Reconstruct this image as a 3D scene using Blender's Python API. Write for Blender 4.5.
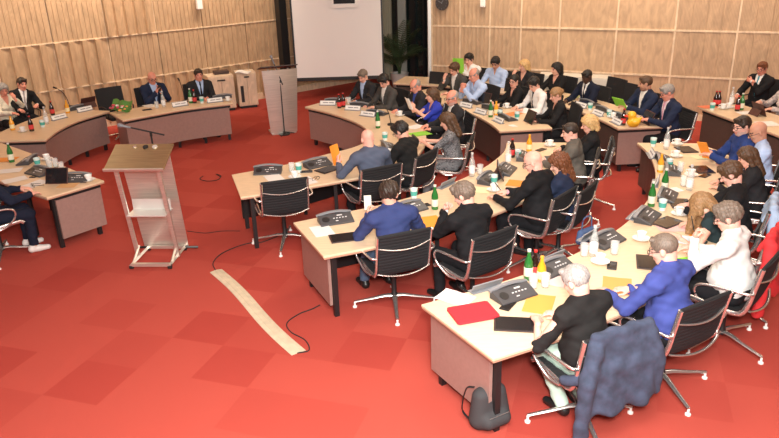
import bpy, math, random
import numpy as np
from mathutils import Vector, Matrix
D = bpy.data
for o in list(D.objects): D.objects.remove(o)
SC = bpy.context.scene
COL = SC.collection
PI = math.pi
random.seed(7)

# ------------------------------------------------------------------ camera
F, PITCH, ROLL, CH = 700.0, math.radians(21.45), math.radians(-1.83), 3.54
cfw = np.array([0, math.cos(PITCH), -math.sin(PITCH)])
_r = np.array([1., 0, 0]); _u = np.cross(_r, cfw)
crt = _r*math.cos(ROLL)+_u*math.sin(ROLL); cam_up = -_r*math.sin(ROLL)+_u*math.cos(ROLL)
cam = D.cameras.new('camera'); cam.sensor_width = 36; cam.sensor_fit = 'HORIZONTAL'; cam.lens = F/779*36; cam.clip_end = 200
co = D.objects.new('camera', cam); COL.objects.link(co)
co.matrix_world = Matrix(((crt[0], cam_up[0], -cfw[0], 0), (crt[1], cam_up[1], -cfw[1], 0), (crt[2], cam_up[2], -cfw[2], CH), (0, 0, 0, 1)))
SC.camera = co
def at(x, y, z=0.):
    """the point of the plane at height z seen at pixel x, y of the photograph"""
    d = cfw*F+crt*(x-389.5)+cam_up*(219-y); t = (z-CH)/d[2]
    return np.array([0, 0, CH])+d*t

# ------------------------------------------------------------------ world, lights, exposure
SC.view_settings.view_transform = 'Standard'; SC.view_settings.look = 'None'
SC.view_settings.gamma = 1; SC.view_settings.use_curve_mapping = False
SC.view_settings.exposure = 0.1
w = D.worlds.new('room_ambience'); SC.world = w; w.use_nodes = True
w.node_tree.nodes['Background'].inputs[0].default_value = (1, .86, .74, 1)
w.node_tree.nodes['Background'].inputs[1].default_value = .32
def area(name, loc, size, power, colour, rot=(0, 0, 0), sy=None):
    l = D.lights.new(name, 'AREA'); l.size = size; l.energy = power; l.color = colour
    if sy: l.shape = 'RECTANGLE'; l.size_y = sy
    o = D.objects.new(name, l); COL.objects.link(o); o.location = loc; o.rotation_euler = rot
    return o
WARM = (1, .84, .66)
for i, (x, y, p) in enumerate([(-5.5, 10, 12), (1.4, 10.0, 62), (3.8, 9.4, 55), (-5.2, 13.2, 24), (1.6, 13.4, 40), (4.2, 12.3, 50), (1.5, 6.2, 45), (6.3, 9.8, 45)]):
    area('ceiling_lamp', (x, y, 4.9), 1.1, p, WARM)
# wall washers near the timber walls
for x, y, rz, pw in [(-7.3, 12.3, 40, 66), (-5.0, 14.3, 40, 66), (-2.8, 16.1, 40, 60), (2.2, 14.6, -26, 44), (4.9, 13.3, -26, 44), (7.6, 12.0, -26, 44)]:
    area('wall_washer', (x, y, 4.9), 2.0, pw, WARM, (math.radians(42), 0, math.radians(rz)), .5).data.spread = math.radians(95)
# the photographer's flash, bounced off the ceiling and straight on
area('bounced_flash', (.3, 1.0, 4.7), 2.2, 420, (1, .96, .9), (math.radians(28), 0, 0))
area('camera_flash', (.15, .05, 3.85), .4, 500, (1, .97, .92), (math.radians(66), 0, 0))

# ------------------------------------------------------------------ materials
_M = {}
def mat(name, col, rough=.6, metal=0., bump=0., scale=60., var=0., varscale=8., spec=.5, alpha=1., trans=0., sheen=0., stretch=(1, 1, 1), emit=0.):
    if name in _M: return _M[name]
    m = D.materials.new(name); m.use_nodes = True; nt = m.node_tree; b = nt.nodes['Principled BSDF']
    c = (*col, 1) if len(col) == 3 else col
    b.inputs['Base Color'].default_value = c; b.inputs['Roughness'].default_value = rough; b.inputs['Metallic'].default_value = metal
    b.inputs['Specular IOR Level'].default_value = spec; b.inputs['Alpha'].default_value = alpha
    b.inputs['Transmission Weight'].default_value = trans
    if sheen: b.inputs['Sheen Weight'].default_value = sheen
    if emit: b.inputs['Emission Color'].default_value = c; b.inputs['Emission Strength'].default_value = emit
    tc = nt.nodes.new('ShaderNodeTexCoord'); mp = nt.nodes.new('ShaderNodeMapping'); mp.inputs['Scale'].default_value = stretch
    nt.links.new(tc.outputs['Object'], mp.inputs[0])
    if var:
        n = nt.nodes.new('ShaderNodeTexNoise'); n.inputs['Scale'].default_value = varscale; n.inputs['Detail'].default_value = 5
        nt.links.new(mp.outputs[0], n.inputs['Vector'])
        r = nt.nodes.new('ShaderNodeMix'); r.data_type = 'RGBA'
        r.inputs[6].default_value = tuple(max(0, v*(1-var)) for v in c[:3])+(1,); r.inputs[7].default_value = tuple(min(1, v*(1+var)) for v in c[:3])+(1,)
        q = nt.nodes.new('ShaderNodeMapRange'); q.inputs[1].default_value = .3; q.inputs[2].default_value = .7
        nt.links.new(n.outputs['Fac'], q.inputs[0]); nt.links.new(q.outputs[0], r.inputs[0]); nt.links.new(r.outputs[2], b.inputs['Base Color'])
    if bump:
        n = nt.nodes.new('ShaderNodeTexNoise'); n.inputs['Scale'].default_value = scale; n.inputs['Detail'].default_value = 4
        nt.links.new(mp.outputs[0], n.inputs['Vector'])
        bp = nt.nodes.new('ShaderNodeBump'); bp.inputs['Strength'].default_value = bump; bp.inputs['Distance'].default_value = .01
        nt.links.new(n.outputs['Fac'], bp.inputs['Height']); nt.links.new(bp.outputs[0], b.inputs['Normal'])
    _M[name] = m
    return m

CHROME = mat('polished_aluminium', (.78, .76, .74), .26, .9)
STEEL = mat('brushed_steel', (.68, .63, .56), .38, .75, var=.12, varscale=3, stretch=(1, 1, 40))
BRASS = mat('brushed_bronze', (.46, .36, .21), .38, .9, var=.15, varscale=4, stretch=(1, 30, 1))
BLACK = mat('black_metal', (.012, .012, .013), .45)
MESHF = mat('black_chair_fabric', (.010, .010, .012), .8, bump=.3, scale=300)
DPLAS = mat('anthracite_plastic', (.055, .055, .06), .42)
GPLAS = mat('grey_plastic', (.22, .23, .25), .4)
WHITE = mat('white_porcelain', (.86, .85, .82), .2)
PAPER = mat('white_paper', (.82, .81, .78), .8)
VENEER = mat('maple_veneer', (.74, .57, .38), .36, var=.08, varscale=7, stretch=(1, 6, 1))
EDGE = mat('veneer_edge', (.46, .26, .18), .4)
PANEL = mat('taupe_lacquered_panel', (.30, .19, .165), .28, var=.06, varscale=25, spec=.55)
PANEL_SHADED = mat('shaded_taupe_panel', (.085, .055, .045), .45, var=.08, varscale=25)  # same taupe panel, with the shade on the inner sides put into its colour
RUBBER = mat('black_rubber', (.015, .015, .015), .8)
GLASS = mat('drinking_glass', (.95, .97, .96), .05, alpha=.28, spec=.9)
SCREENM = mat('dark_screen', (.012, .013, .016), .12)
def colour(name, c, **k): return mat(name, c, **k)

# ------------------------------------------------------------------ mesh helpers
class MB:
    def __init__(s): s.v = []; s.f = []; s.mi = []
    def add(s, v, f, mi=0):
        n = len(s.v); s.v += [tuple(map(float, p)) for p in v]; s.f += [tuple(i+n for i in q) for q in f]; s.mi += [mi]*len(f)
        return s
    def box(s, c, d, rz=0., R=None, mi=0):
        v = [Vector((x*d[0]/2, y*d[1]/2, z*d[2]/2)) for x in (-1, 1) for y in (-1, 1) for z in (-1, 1)]
        M = R if R is not None else Matrix.Rotation(rz, 3, 'Z')
        v = [M @ p + Vector(c) for p in v]
        return s.add(v, [(0, 1, 3, 2), (4, 6, 7, 5), (0, 4, 5, 1), (2, 3, 7, 6), (0, 2, 6, 4), (1, 5, 7, 3)], mi)
    def prism(s, poly, z0, z1, M=None, mi=0):
        n = len(poly); v = [Vector((p[0], p[1], z)) for z in (z0, z1) for p in poly]
        if M is not None: v = [M @ p for p in v]
        f = [tuple(range(n))[::-1], tuple(range(n, 2*n))]+[(i, (i+1) % n, n+(i+1) % n, n+i) for i in range(n)]
        return s.add(v, f, mi)
    def tube(s, pts, r, n=8, cap=True, flat=1., up=(0, 0, 1), mi=0, closed=False):
        P = [Vector(p) for p in pts]; m = len(P); rr = r if isinstance(r, (list, tuple)) else [r]*m
        v = []
        prev = None
        for i in range(m):
            if closed: t = (P[(i+1) % m]-P[i-1])
            else: t = (P[min(i+1, m-1)]-P[max(i-1, 0)])
            t.normalize(); a = Vector(up)
            if abs(a.dot(t)) > .95: a = Vector((1, 0, 0)) if prev is None else prev
            x = t.cross(a).normalized(); y = x.cross(t).normalized(); prev = y
            for k in range(n):
                q = 2*PI*k/n; v.append(P[i]+x*math.cos(q)*rr[i]+y*math.sin(q)*rr[i]*flat)
        f = [(i*n+k, i*n+(k+1) % n, (i+1)*n+(k+1) % n, (i+1)*n+k) for i in range(m-1) for k in range(n)]
        if closed: f += [((m-1)*n+k, (m-1)*n+(k+1) % n, (k+1) % n, k) for k in range(n)]
        elif cap: f += [tuple(range(n))[::-1], tuple(range((m-1)*n, m*n))]
        return s.add(v, f, mi)
    def lathe(s, prof, n=20, c=(0, 0, 0), mi=0, M=None):
        v = [Vector((r*math.cos(2*PI*k/n), r*math.sin(2*PI*k/n), z)) for r, z in prof for k in range(n)]
        if M is not None: v = [M @ p for p in v]
        v = [p+Vector(c) for p in v]; m = len(prof)
        f = [(i*n+k, i*n+(k+1) % n, (i+1)*n+(k+1) % n, (i+1)*n+k) for i in range(m-1) for k in range(n)]
        if prof[0][0] > 1e-5: f.append(tuple(range(n))[::-1])
        if prof[-1][0] > 1e-5: f.append(tuple(range((m-1)*n, m*n)))
        return s.add(v, f, mi)
    def grid(s, fn, nu, nv, thick=None, mi=0, tn=(0, 0, 1)):
        """surface fn(u, v); with a thickness it becomes a closed slab"""
        v = [Vector(fn(i/nu, j/nv)) for i in range(nu+1) for j in range(nv+1)]
        W = nv+1; f = [(i*W+j, (i+1)*W+j, (i+1)*W+j+1, i*W+j+1) for i in range(nu) for j in range(nv)]
        if thick is None: return s.add(v, f, mi)
        nrm = [Vector((0, 0, 0)) for _ in v]
        for q in f:
            a = (v[q[1]]-v[q[0]]).cross(v[q[3]]-v[q[0]])
            for k in q: nrm[k] += a
        N = len(v); v2 = [p-n.normalized()*thick if n.length > 0 else p-Vector(tn)*thick for p, n in zip(v, nrm)]
        f2 = [tuple(k+N for k in q[::-1]) for q in f]
        rim = [i*W for i in range(nu+1)]+[nu*W+j for j in range(1, nv+1)]+[i*W+nv for i in range(nu-1, -1, -1)]+[j for j in range(nv-1, 0, -1)]
        f3 = [(rim[i], rim[i-1], rim[i-1]+N, rim[i]+N) for i in range(len(rim))]
        return s.add(v+v2, f+f2+f3, mi)
    def build(s, name, mats, parent=None, smooth=False, bevel=0., sub=0):
        me = D.meshes.new(name); me.from_pydata(s.v, [], s.f)
        for m in (mats if isinstance(mats, (list, tuple)) else [mats]): me.materials.append(m)
        if any(s.mi): me.polygons.foreach_set('material_index', s.mi)
        me.update()
        if smooth:
            me.polygons.foreach_set('use_smooth', [True]*len(me.polygons))
            if hasattr(me, 'set_sharp_from_angle'): me.set_sharp_from_angle(angle=math.radians(50))
        o = D.objects.new(name, me); COL.objects.link(o); o.parent = parent
        if bevel:
            b = o.modifiers.new('bevel', 'BEVEL'); b.width = bevel; b.segments = 2; b.limit_method = 'ANGLE'
        return o
def tag(o, label=None, cat=None, group=None, kind=None):
    for k, v in (('label', label), ('category', cat), ('group', group), ('kind', kind)):
        if v: o[k] = v
    return o
def thing(name, label, cat, loc=(0, 0, 0), rz=0., group=None):
    o = D.objects.new(name, None); o.empty_display_size = .1; COL.objects.link(o); o.location = tuple(float(a) for a in loc); o.rotation_euler = (0, 0, rz)
    return tag(o, label, cat, group)
KIDS = {}
def copy_tree(o, loc, rz, label, group=None, scale=None):
    if o.name not in KIDS: KIDS[o.name] = [(c, list(c.children)) for c in o.children]
    r = o.copy(); COL.objects.link(r); r.location = tuple(float(a) for a in loc); r.rotation_euler = (0, 0, rz); r['label'] = label
    if group: r['group'] = group
    if scale: r.scale = scale
    for c, gs in KIDS[o.name]:
        d = c.copy(); COL.objects.link(d); d.parent = r
        for g in gs:
            e = g.copy(); COL.objects.link(e); e.parent = d
    return r
def smoothline(P, n=8):
    P = [np.array(p, float) for p in P]; Q = [2*P[0]-P[1]]+P+[2*P[-1]-P[-2]]; out = []
    for i in range(1, len(Q)-2):
        a, b, c, d = Q[i-1:i+3]
        for k in range(n):
            t = k/n; out.append(.5*(2*b+(c-a)*t+(2*a-5*b+4*c-d)*t*t+(3*b-a-3*c+d)*t**3))
    out.append(P[-1]); return out
def resample(P, n):
    P = np.array(P); s = np.r_[0, np.cumsum(np.hypot(*np.diff(P[:, :2], axis=0).T))]; q = np.linspace(0, s[-1], n)
    return np.c_[tuple(np.interp(q, s, P[:, k]) for k in range(P.shape[1]))]
# ------------------------------------------------------------------ the room
def carpet():
    m = D.materials.new('red_carpet_tiles'); m.use_nodes = True; nt = m.node_tree; b = nt.nodes['Principled BSDF']; N = nt.nodes.new; L = nt.links.new
    b.inputs['Roughness'].default_value = .95; b.inputs['Specular IOR Level'].default_value = .15
    tc = N('ShaderNodeTexCoord'); mp = N('ShaderNodeMapping'); mp.inputs['Rotation'].default_value = (0, 0, math.radians(18)); mp.inputs['Scale'].default_value = (1/.56,)*3
    L(tc.outputs['Object'], mp.inputs[0])
    fl = N('ShaderNodeVectorMath'); fl.operation = 'FLOOR'; L(mp.outputs[0], fl.inputs[0])
    wn = N('ShaderNodeTexWhiteNoise'); wn.noise_dimensions = '2D'; L(fl.outputs[0], wn.inputs['Vector'])
    r = N('ShaderNodeValToRGB'); r.color_ramp.interpolation = 'CONSTANT'
    e = r.color_ramp.elements; e[0].color = (.43, .066, .048, 1); e[1].position = .35; e[1].color = (.46, .076, .055, 1)
    q = e.new(.84); q.color = (.405, .057, .042, 1)
    L(wn.outputs['Value'], r.inputs[0])
    n = N('ShaderNodeTexNoise'); n.inputs['Scale'].default_value = 220; n.inputs['Detail'].default_value = 3; L(tc.outputs['Object'], n.inputs['Vector'])
    mx = N('ShaderNodeMix'); mx.data_type = 'RGBA'; mx.blend_type = 'MULTIPLY'; mx.inputs[0].default_value = 1
    mr = N('ShaderNodeMapRange'); mr.inputs[1].default_value = .3; mr.inputs[2].default_value = .7; mr.inputs[3].default_value = .82; mr.inputs[4].default_value = 1.15
    L(n.outputs['Fac'], mr.inputs[0]); L(r.outputs[0], mx.inputs[6]); L(mr.outputs[0], mx.inputs[7]); L(mx.outputs[2], b.inputs['Base Color'])
    bp = N('ShaderNodeBump'); bp.inputs['Strength'].default_value = .5; bp.inputs['Distance'].default_value = .01; L(n.outputs['Fac'], bp.inputs['Height']); L(bp.outputs[0], b.inputs['Normal'])
    return m
def maple(name, c, lines=0., sc=1.):
    m = D.materials.new(name); m.use_nodes = True; nt = m.node_tree; b = nt.nodes['Principled BSDF']; N = nt.nodes.new; L = nt.links.new
    b.inputs['Roughness'].default_value = .5; b.inputs['Specular IOR Level'].default_value = .35
    tc = N('ShaderNodeTexCoord'); mp = N('ShaderNodeMapping'); mp.inputs['Scale'].default_value = (4*sc, 4*sc, 1.3*sc); L(tc.outputs['Object'], mp.inputs[0])
    n = N('ShaderNodeTexNoise'); n.inputs['Scale'].default_value = 2.2; n.inputs['Detail'].default_value = 7; n.inputs['Distortion'].default_value = 1.2; L(mp.outputs[0], n.inputs['Vector'])
    r = N('ShaderNodeValToRGB'); e = r.color_ramp.elements
    e[0].position = .3; e[0].color = tuple(v*.80 for v in c)+(1,); e[1].position = .7; e[1].color = tuple(v*1.13 for v in c)+(1,)
    L(n.outputs['Fac'], r.inputs[0]); out = r.outputs[0]
    if lines:
        w_ = N('ShaderNodeTexWave'); w_.wave_type = 'BANDS'; w_.bands_direction = 'X'; w_.inputs['Scale'].default_value = lines; w_.inputs['Distortion'].default_value = .4
        L(tc.outputs['Object'], w_.inputs['Vector'])
        mr = N('ShaderNodeMapRange'); mr.inputs[3].default_value = .84; mr.inputs[4].default_value = 1.04; L(w_.outputs['Fac'], mr.inputs[0])
        mx = N('ShaderNodeMix'); mx.data_type = 'RGBA'; mx.blend_type = 'MULTIPLY'; mx.inputs[0].default_value = 1; L(out, mx.inputs[6]); L(mr.outputs[0], mx.inputs[7]); out = mx.outputs[2]
    L(out, b.inputs['Base Color'])
    return m
WOOD = maple('maple_panel', (.52, .35, .215)); WOODL = maple('perforated_maple_panel', (.50, .335, .205), 12); WOODS = maple('pale_maple_batten', (.72, .55, .38))
WOODD = maple('cabinet_maple', (.70, .54, .39))
fl = MB().box((0, 9, -.05), (30, 34, .1)).build('floor', carpet()); fl['kind'] = 'structure'
ce = MB().box((0, 9, 5.25), (30, 34, .1)).build('ceiling', mat('white_ceiling', (.75, .72, .66), .8)); ce['kind'] = 'structure'
def wall(name, p0, ang, s0, s1, cols, rows, rib, mats, batten):
    """a timber-panelled wall; s runs along it from p0, panels stand proud of the backing"""
    root = D.objects.new(name, None); COL.objects.link(root); root.location = (*p0, 0); root.rotation_euler = (0, 0, ang); root['kind'] = 'structure'
    MB().box(((s0+s1)/2, .12, 2.6), (s1-s0, .16, 5.2)).build('backing', WOODS, root)
    for i in range(len(cols)-1):
        for j in range(len(rows)-1):
            a, b, z0, z1 = cols[i]+batten/2, cols[i+1]-batten/2, rows[j]+batten/2, rows[j+1]-batten/2
            kind, k = rib(i, j)
            m = MB()
            if kind == 'flat': m.box(((a+b)/2, .03, (z0+z1)/2), (b-a, .035, z1-z0))
            else:
                n = max(2, round((b-a)/k)); wv = (b-a)/n; d = .085 if kind == 'fin' else .014
                poly = [(a, .05)]
                for q in range(n): poly += [(a+q*wv, -d), (a+(q+.5)*wv, -.1*d), (a+(q+.985)*wv, .3*d)]
                poly += [(b, .05)]
                m.prism(poly, z0, z1)
            m.build('wood_panel', mats[0] if kind == 'fin' else mats[1] if kind == 'slat' else WOOD, root)
    for z in rows: MB().box(((s0+s1)/2, .02, z), (s1-s0, .07 if batten > .03 else .085, batten)).build('batten', WOODS, root)
    for s in (cols if batten > .03 else []): MB().box((s, .02, (rows[0]+rows[-1])/2), (batten, .066, rows[-1]-rows[0])).build('batten', WOODS, root)
    return root
AL, AR = math.radians(40), math.radians(-26)
colsL = [-2.68+1.105*k for k in range(-6, 8)]
def ribL(i, j):
    if j == 1: return ('fin', .29) if i <= 5 else ('slat', .125)
    if j == 0: return ('fin', .29) if i <= 9 else ('slat', .2)
    if j == 2 and i in (6,): return ('fin', .24)
    return ('slat', .1 if j == 2 else .2)
wall('wall_left', (-3.82, 17.06), AL, -9.4, 5.6, colsL, [.06, .93, 1.87, 2.8, 3.7, 4.6], ribL, [WOOD, WOODL], .022)
pr = (1.08, 16.54)
colsR = [.04, .72, 1.42, 2.12, 2.95, 4.12, 5.24, 6.36, 7.5, 8.65, 9.8]
def ribR(i, j): return ('flat', 0) if (i*3+j) % 4 or i < 3 else ('slat', .28)
wall('wall_right', pr, AR, 0, 11.5, colsR, [.0, .87, 1.77, 2.67, 3.57, 4.5], lambda i, j: ('slat', .1) if i < 3 else ('flat', 0) if i < 6 else ('slat', .3), [WOOD, WOODL], .036)
# plain timber side wall out of the picture, joining the right wall
o = MB().box((11.5, 5.2, 2.6), (.2, 12.6, 5.2)).build('wall_side', WOOD); o['kind'] = 'structure'
# warm timber plinth running along the left wall, and the aluminium corner post
o = MB().box((0, -.03, .075), (15, .06, .15)).build('baseboard_left', WOODS); o.location = (-3.82+math.cos(AL)*-1.9, 17.06+math.sin(AL)*-1.9, 0); o.rotation_euler = (0, 0, AL); o['kind'] = 'structure'
o = MB().box((0, -.02, .06), (10.4, .04, .12)).build('baseboard_right', WOODS); o.location = (pr[0]+math.cos(AR)*5.9, pr[1]+math.sin(AR)*5.9, 0); o.rotation_euler = (0, 0, AR); o['kind'] = 'structure'
o = MB().box((pr[0]-.03, pr[1]+.02, 2.6), (.07, .3, 5.2)).build('trim_1', mat('pale_aluminium', (.62, .6, .57), .4, .6)); o['kind'] = 'structure'
# the glass front between the two walls
win = D.objects.new('window_1', None); COL.objects.link(win); win['kind'] = 'structure'
wp0 = np.array([-.35, 19.98]); wp1 = np.array([2.2, 17.6]); wd = (wp1-wp0); wl = np.hypot(*wd); win.location = (*wp0, 0); win.rotation_euler = (0, 0, math.atan2(wd[1], wd[0]))
DKF = mat('dark_window_frame', (.02, .02, .022), .4)
for s, wdt in ((.0, .1), (1.02, .08), (1.55, .16), (1.95, .06), (2.75, .12), (wl, .1)): MB().box((s, 0, 2.5), (wdt, .12, 5)).build('frame', DKF, win)
for z in (.05, 2.4): MB().box((wl/2, 0, z), (wl, .1, .08)).build('frame', DKF, win)
MB().box((wl/2, .02, 2.5), (wl, .012, 5)).build('pane', mat('night_glass', (.02, .035, .035), .04, alpha=.55, spec=1.), win)
MB().box((wl/2, 1.4, 2.4), (wl+2, .1, 5.2)).build('facade', mat('dark_outside_wall', (.012, .014, .016), .8), win)
def curtain(a, b, m):
    pts = []; n = 30
    g = MB().grid(lambda u, v: (a+(b-a)*u, -.12+.03*math.sin(u*n), .06+4.6*v), 60, 1, .006)
    o = g.build('curtain_panel', m, None, True); o.location = (*wp0, 0); o.rotation_euler = (0, 0, math.atan2(wd[1], wd[0])); return o
CURT = mat('grey_green_curtain', (.36, .34, .25), .9, bump=.2, scale=90)
tag(curtain(.5, .92, CURT), 'grey-green curtain hanging beside the projection screen', 'curtain')
tag(curtain(1.12, 1.42, mat('pale_grey_curtain', (.42, .42, .38), .9)), 'narrow pale grey curtain strip behind the potted palm', 'curtain')
# black pillar left of the screen
pc = at(282, 66, .95); pl_ = MB().box((0, 0, 2.5), (.2, .2, 5)).build('column', BLACK); pl_.location = (-2.5, 17.85, 0); pl_['kind'] = 'structure'
pl_.rotation_euler = (0, 0, AL)
def on_wall(p0, ang, x, y, off=0.):
    """where the view through pixel x, y meets that wall"""
    d = at(x, y, CH-1)-np.array([0, 0, CH]); n = np.array([-math.sin(ang), math.cos(ang), 0]); O = np.array([0, 0, CH])
    s = ((np.array([*p0, 0])-O)@n-off)/(d@n); return O+d*s
# projection screen
t = thing('projection_screen', 'large white projection screen with black border', 'screen', (-1.10, 17.25, 0))
SW = 2.1
MB().box((0, 0, 2.05), (SW, .012, 3.0)).build('screen_cloth', mat('screen_cloth', (.86, .85, .84), .75), t)
g = MB(); g.box((-SW/2-.02, 0, 2.05), (.04, .03, 3.1)); g.box((SW/2+.02, 0, 2.05), (.04, .03, 3.1)); g.box((0, 0, .51), (SW+.08, .04, .08)); g.build('border', BLACK, t)
g = MB(); g.box((0, 0, 3.62), (SW+.2, .14, .14)); g.build('housing', mat('grey_housing', (.3, .3, .3), .5), t)
g = MB()
for x in (-.9, .9): g.box((x, 0, 4.42), (.03, .03, 1.56))
g.build('hanger', BLACK, t)
q = at(344.5, 3, 2.6); 
t2 = MB(); t2.box((0, -.03, .25), (.66, .03, .5), mi=1); t2.box((0, -.048, .29), (.5, .012, .4)); o = t2.build('picture_frame', [SCREENM, WHITE]); 
tag(o, 'small white-edged dark panel at the top of the projection screen', 'picture'); pq = on_wall((0, 17.2), 0, 344.5, 7.5); o.location = (pq[0], 17.215, pq[2])
# clock and small wall boxes
Wy = Matrix.Rotation(PI/2, 3, 'X')
c = on_wall(pr, AR, 442, 3, .06)
t = thing('wall_clock', 'round dark wall clock on the timber wall near the window', 'clock', c, AR)
MB().lathe([(0, -.02), (.15, -.02), (.16, .0), (.15, .03), (0, .03)], 32, M=Wy).build('clock_face', mat('dark_clock_face', (.05, .045, .045), .5), t, True)
g = MB(); 
for k in range(12):
    a = k*PI/6; g.box((.125*math.sin(a), -.036, .125*math.cos(a)), (.006, .006, .022), R=Matrix.Rotation(a, 3, 'Y'))
g.build('hour_mark', GPLAS, t)
g = MB(); g.box((.02, -.04, .03), (.012, .005, .08), R=Matrix.Rotation(.6, 3, 'Y')); g.build('clock_hand', GPLAS, t)
g = MB(); g.box((-.03, -.04, .02), (.009, .005, .11), R=Matrix.Rotation(-1., 3, 'Y')); g.build('clock_hand', GPLAS, t)
c = on_wall(pr, AR, 483, 2, .07); o = MB().box((0, 0, 0), (.12, .08, .22)).build('wall_speaker', WHITE, bevel=.02); o.location = c; o.rotation_euler = (0, 0, AR); tag(o, 'small white box high on the right timber wall beside the clock', 'speaker')
c = on_wall((-3.82, 17.06), AL, 199, 3, .1); o = MB().box((0, 0, 0), (.13, .1, .28)).build('wall_speaker', WHITE, bevel=.02); o.location = c; o.rotation_euler = (0, 0, AL); tag(o, 'small white box high on the left timber wall', 'speaker')
# ------------------------------------------------------------------ desks
CC = np.array([-1.64, 10.14])
def offset(P, d):
    P = np.array(P); T = np.gradient(P, axis=0); T /= np.hypot(*T.T)[:, None]; return P+np.c_[-T[:, 1], T[:, 0]]*d
def desk(label, inn, out, panel=PANEL, n=40, ends=(1, 1), top=VENEER, group=None, flip=1, inset=.05, edge=EDGE):
    """curved worktop between the inner edge (panelled) and the sitters' edge"""
    inn = resample(smoothline(inn), n); out = resample(smoothline(out), n)
    c = (inn[n//2]+out[n//2])/2
    inn = inn-c; out = out-c
    full_in, full_out = inn, out
    t = thing('council_desk', label, 'desk', (c[0], c[1], 0), 0, group)
    poly = [tuple(p) for p in inn]+[tuple(p) for p in out[::-1]]
    area_ = sum(poly[i][0]*poly[i-1][1]-poly[i-1][0]*poly[i][1] for i in range(len(poly)))
    if area_ > 0: poly = poly[::-1]
    MB().prism(poly, .722, .745).build('worktop', top, t, bevel=.004)
    k = .015; MB().prism([tuple(np.array(p)*(1-.002)) for p in poly], .705, .7225).build('edge_band', edge, t)
    # modesty panel under the inner edge, both ends set in a little
    tq = np.linspace(0, 1, n); L_ = np.hypot(*np.diff(inn, axis=0).T).sum(); e_ = .075/L_; tn_ = np.linspace(e_, 1-e_, n)
    inn, out = [np.c_[np.interp(tn_, tq, q[:, 0]), np.interp(tn_, tq, q[:, 1])] for q in (inn, out)]
    a = inn+(out-inn)*inset; b = inn+(out-inn)*(inset+.025)
    def strip(A, B, z0, z1):
        m = MB(); v = [(*p, z) for z in (z0, z1) for p in A]+[(*p, z) for z in (z0, z1) for p in B]; f = []
        for i in range(n-1): f += [(i, i+1, n+i+1, n+i), (2*n+i, 3*n+i, 3*n+i+1, 2*n+i+1), (n+i, n+i+1, 3*n+i+1, 3*n+i), (i, 2*n+i, 2*n+i+1, i+1)]
        f += [(0, n, 3*n, 2*n), (n-1, 3*n-1, 4*n-1, 2*n-1)]; return m.add(v, f)
    strip(a, b, .13, .655).build('modesty_panel', panel, t)
    a2 = inn+(out-inn)*(inset+.03); b2 = inn+(out-inn)*(inset+.06); strip(a2, b2, .135, .706).build('panel_back', BLACK, t)
    for e, i in ((0, 0), (1, n-1)):
        if not ends[e]: continue
        u = out[i]-inn[i]; L = np.hypot(*u); u /= L; ang = math.atan2(u[1], u[0]); s = 1 if i == 0 else -1
        p0 = inn[i]+u*(inset*L); q = inn[i]+u*(L-.13); m_ = (p0+q)/2; w_ = np.hypot(*(q-p0))
        if ends[e] == 2: MB().box((m_[0], m_[1], .39), (w_, .03, .53), ang).build('end_panel', PANEL, t)
        MB().box((m_[0], m_[1], .68), (w_, .05, .05), ang).build('end_rail', BLACK, t)
        tt = (inn[i+s*3]-inn[i]); tt /= np.hypot(*tt)
        for d_ in (.13, L-.12):
            p = inn[i]+u*d_+tt*.045; MB().box((p[0], p[1], .352), (.05, .05, .704), ang).build('leg', BLACK, t)
    for i in range(9, n-8, 10):
        for fq in (.12, .82):
            p = inn[i]+(out[i]-inn[i])*fq; MB().box((p[0], p[1], .352), (.045, .045, .704)).build('leg', BLACK, t)
    return t
def arc(c, r, a0, a1, n=12): return [(c[0]+r*math.cos(math.radians(a0+(a1-a0)*k/(n-1))), c[1]+r*math.sin(math.radians(a0+(a1-a0)*k/(n-1)))) for k in range(n)]
# outer ring
desk('long curved maple desk nearest the camera with red folder on its end', [(3.63, 9.83)]+arc(CC, 5.31, -8, -62, 10)+[(.24, 5.15)], [(4.46, 9.7), (4.62, 9.0)]+arc(CC, 6.28, -17, -61, 8)+[(.71, 4.3)], PANEL_SHADED, ends=(1, 2))
desk('long curved maple desk carrying the yellow rubber duck', arc(CC, 5.3, 6, 70, 14), arc(CC, 6.15, 5.5, 70, 14), PANEL_SHADED, ends=(2, 1))
# middle ring
C2 = (-2.21, 11.18)
desk('middle curved desk where the man in the bright navy suit sits', [(1.78, 10.08)]+arc(C2, 4.18, -22, -68, 8)+[(-1.05, 7.1)], [(2.75, 9.95)]+arc(C2, 5.22, -20, -68, 8)+[(-.65, 6.18)], ends=(1, 2))
desk('back curved desk with shade-darkened inner panel below the blue-shirted man', [(1.78, 10.76), (1.70, 11.3), (1.5, 12.), (1.15, 12.7), (.7, 13.35), (.25, 13.85)], [(2.63, 10.84), (2.56, 11.55), (2.33, 12.35), (1.92, 13.15), (1.42, 13.88), (.95, 14.4)], PANEL_SHADED, ends=(2, 1))
# inner ring
desk('inner curved desk with the empty chair at its left end', [(-1.52, 13.01), (-1.01, 12.43), (-.53, 11.68), (-.29, 11.0), (-.27, 10.5), (-.5, 10.08), (-.9, 9.73), (-1.42, 9.29), (-2.08, 8.91)],
     [(-.95, 13.72), (-.28, 12.95), (.28, 12.1), (.56, 11.25), (.6, 10.4), (.42, 9.55), (-.05, 8.85), (-.74, 8.44), (-1.79, 7.99)], n=60, ends=(2, 1))
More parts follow.
